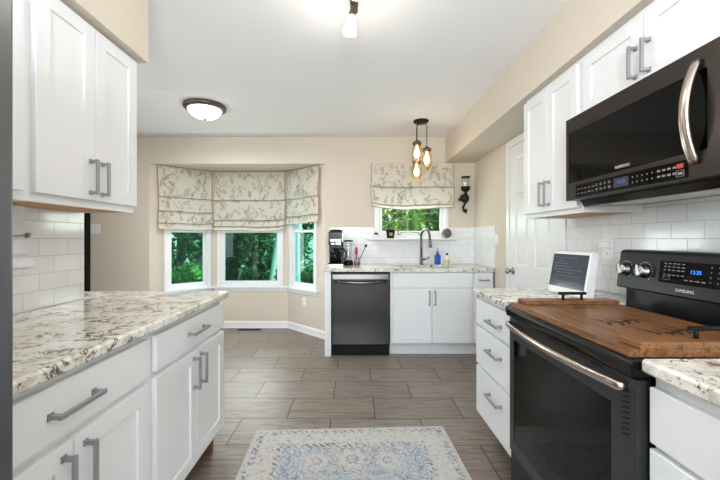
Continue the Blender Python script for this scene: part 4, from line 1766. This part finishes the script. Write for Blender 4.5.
# ------------------------------------------------------------------ floor items
rg = thing('area_rug', 'faded blue and cream patterned rug in the kitchen aisle', 'rug', (0.015, 1.335, 0.0), math.radians(2.3))
rg.scale = (0.967, 0.985, 1)
b = BM()
box(b, -0.61, 0.61, -0.915, 0.915, 0.0005, 0.008, 0.002)
obj('pile', b, M_RUG, rg)
b = BM()
for q in ((-.614, .614, .909, .917), (-.614, .614, -.917, -.909), (-.616, -.607, -.917, .917), (.607, .616, -.917, .917)):
    box(b, q[0], q[1], q[2], q[3], 0.0005, 0.0088, 0.002)
obj('bound_edge', b, pm('rug_binding', c(190, 184, 176), 0.9), rg)
vn = thing('floor_register', 'dark floor vent grille in front of the middle bay window', 'floor vent', (-1.40, 4.68, 0.0))
b = BM()
holed(b, -0.165, 0.165, -0.05, 0.05, [(-0.145, 0.145, -0.034, 0.034)], 0.0, 0.006, R(PI / 2, 'X') @ Matrix.Scale(-1, 4, (0, 1, 0)))
obj('frame', b, M_BRONZE, vn)
b = BM()
for k in range(20):
    x = -0.143 + k * 0.0150
    box(b, x, x + .006, -0.034, 0.034, 0.0, 0.004)
box(b, -0.145, 0.145, -0.034, 0.034, 0.0, 0.0012)
obj('grille', b, M_BLACKM, vn)

# ------------------------------------------------------------------ outside: garden and woods
b = BM()
n = 24
g = [[b.verts.new((-16 + 32 * i / n, 4.95 + 22 * k / n, -0.55 + 0.10 * math.sin(i * 1.3) * math.cos(k * .9) - 0.03 * k)) for i in range(n + 1)] for k in range(n + 1)]
for k in range(n):
    for i in range(n):
        b.faces.new((g[k][i], g[k][i + 1], g[k + 1][i + 1], g[k + 1][i]))
gd = obj('ground', b, M_GRASS)
gd['kind'] = 'structure'


def leafy(bm, cen, rad, n, size, rnd):
    cen, rad = Vector(cen), Vector(rad)
    blobs = [(Vector((rnd.uniform(-.75, .75), rnd.uniform(-.75, .75), rnd.uniform(-.8, .8))), rnd.uniform(.25, .5)) for _ in range(14)]
    for _ in range(n):
        bc, br = rnd.choice(blobs)
        d = Vector((rnd.gauss(0, 1), rnd.gauss(0, 1), rnd.gauss(0, 1))).normalized() * br * rnd.uniform(.6, 1.0) + bc
        p = cen + Vector((d.x * rad.x, d.y * rad.y, d.z * rad.z))
        a = Vector((rnd.gauss(0, 1), rnd.gauss(0, 1), rnd.gauss(0, .7))).normalized()
        q = a.orthogonal().normalized()
        q = Matrix.Rotation(rnd.uniform(0, 6.28), 3, a) @ q
        s = size * rnd.uniform(.6, 1.3)
        w = a.cross(q).normalized()
        vs = [p - a * s, p + w * s * .42 - a * s * .1 + q * s * .1, p + a * s, p - w * s * .42 - a * s * .1 + q * s * .1]
        bm.faces.new([bm.verts.new(v) for v in vs])


def tree(label, x, y, h, trunk_r, crown, mat, seed, lean=0.0, bark=None, nleaf=2600, low=1.6, group=None, size=0.12):
    rnd = random.Random(seed)
    gz = -0.62 - 0.03 * (y - 5)
    r = thing('tree', label, 'tree', (x, y, gz), 0, group)
    b = BM()
    pts = [(lean * k * h / 6, 0.05 * math.sin(k * 1.7 + seed), h * k / 6 - .1) for k in range(7)]
    tube(b, pts, trunk_r, 9, rr=[trunk_r * (1.15 - .12 * k) for k in range(7)])
    for k in range(5):
        z0 = low + (h - low) * (k + .4) / 5.5
        a = rnd.uniform(0, 6.28)
        bx = lean * z0
        tube(b, [(bx, 0, z0), (bx + .6 * math.cos(a), .6 * math.sin(a), z0 + .5), (bx + 1.2 * math.cos(a), 1.2 * math.sin(a), z0 + .8)], .05, 6, rr=[trunk_r * .4, trunk_r * .28, trunk_r * .1])
    obj('trunk', b, bark or M_TRUNK, r)
    b = BM()
    leafy(b, (lean * h * .6, 0, (h + low) / 2 + .3), (crown, crown * .8, (h - low) / 2 + .5), nleaf, size, rnd)
    obj('foliage', b, mat, r)
    return r


def shrub(label, x, y, w, h, mat, seed, n=2200, size=0.085, group=None):
    rnd = random.Random(seed)
    gz = -0.62 - 0.03 * (y - 5)
    r = thing('shrub', label, 'shrub', (x, y, gz), 0, group)
    b = BM()
    for k in range(5):
        a = rnd.uniform(0, 6.28)
        tube(b, [(0, 0, -.05), (.15 * w * math.cos(a), .15 * w * math.sin(a), h * .4), (.4 * w * math.cos(a), .4 * w * math.sin(a), h * .8)], .02, 5, rr=[.03, .02, .008])
    obj('stems', b, M_TRUNK, r)
    b = BM()
    leafy(b, (0, 0, h * .5), (w, w * .8, h * .52), n, size, rnd)
    obj('foliage', b, mat, r)
    return r


tree('pale leaning trunk seen at the right side of the middle bay window', -2.17, 8.6, 6.0, 0.075, 0.8, M_LEAFB, 31, lean=0.145, bark=M_BIRCH, low=2.8)
tree('slim grey tree close outside the narrow right bay window', -1.045, 6.5, 5.0, 0.05, 0.7, M_LEAFA, 32, bark=M_BIRCH, low=2.4)
GT = 'woodland trees behind the house'
LT = 'leafy tree in the green woods behind the windows'
TS = [(-9.0 + 2.7 * k, 12.3 + 0.4 * (k % 2), 7.0, 1.15) for k in range(6)] + [(-10.6 + 3.3 * k, 16.0 + 0.5 * (k % 2), 9.0, 1.5) for k in range(6)]
TM = (M_LEAFB, M_LEAFA, M_LEAFC)
for i, (x, y, h, w) in enumerate(TS):
    tree(LT, x, y, h, 0.13, w, TM[i % 3] if x > -1 else TM[i % 2], 40 + i, low=0.2, group=GT, nleaf=3600, size=0.14)
GS = 'bushes outside the windows'
LS = 'green bush in the undergrowth seen through the windows'
SH = [(-6.9, 10.0, .85, 2.2, 1), (-5.1, 10.1, .75, 2.3, 0), (-3.4, 10.0, .72, 2.2, 1), (-1.75, 10.1, .68, 2.1, 0), (-0.1, 10.0, .68, 2.4, 0), (1.55, 10.1, .8, 3.0, 2), (3.2, 10.0, .8, 2.9, 0),
      (-4.35, 8.0, .75, 1.3, 2), (-2.95, 8.1, .6, 0.9, 1), (-1.3, 8.2, .6, 1.3, 0), (0.85, 8.1, .75, 2.6, 2), (2.35, 8.2, .7, 2.7, 0)]
for i, (x, y, w, h, m) in enumerate(SH):
    shrub(LS, x, y, w * .94, h, (M_LEAFA, M_LEAFB, M_LEAFC)[m], 70 + i, group=GS)
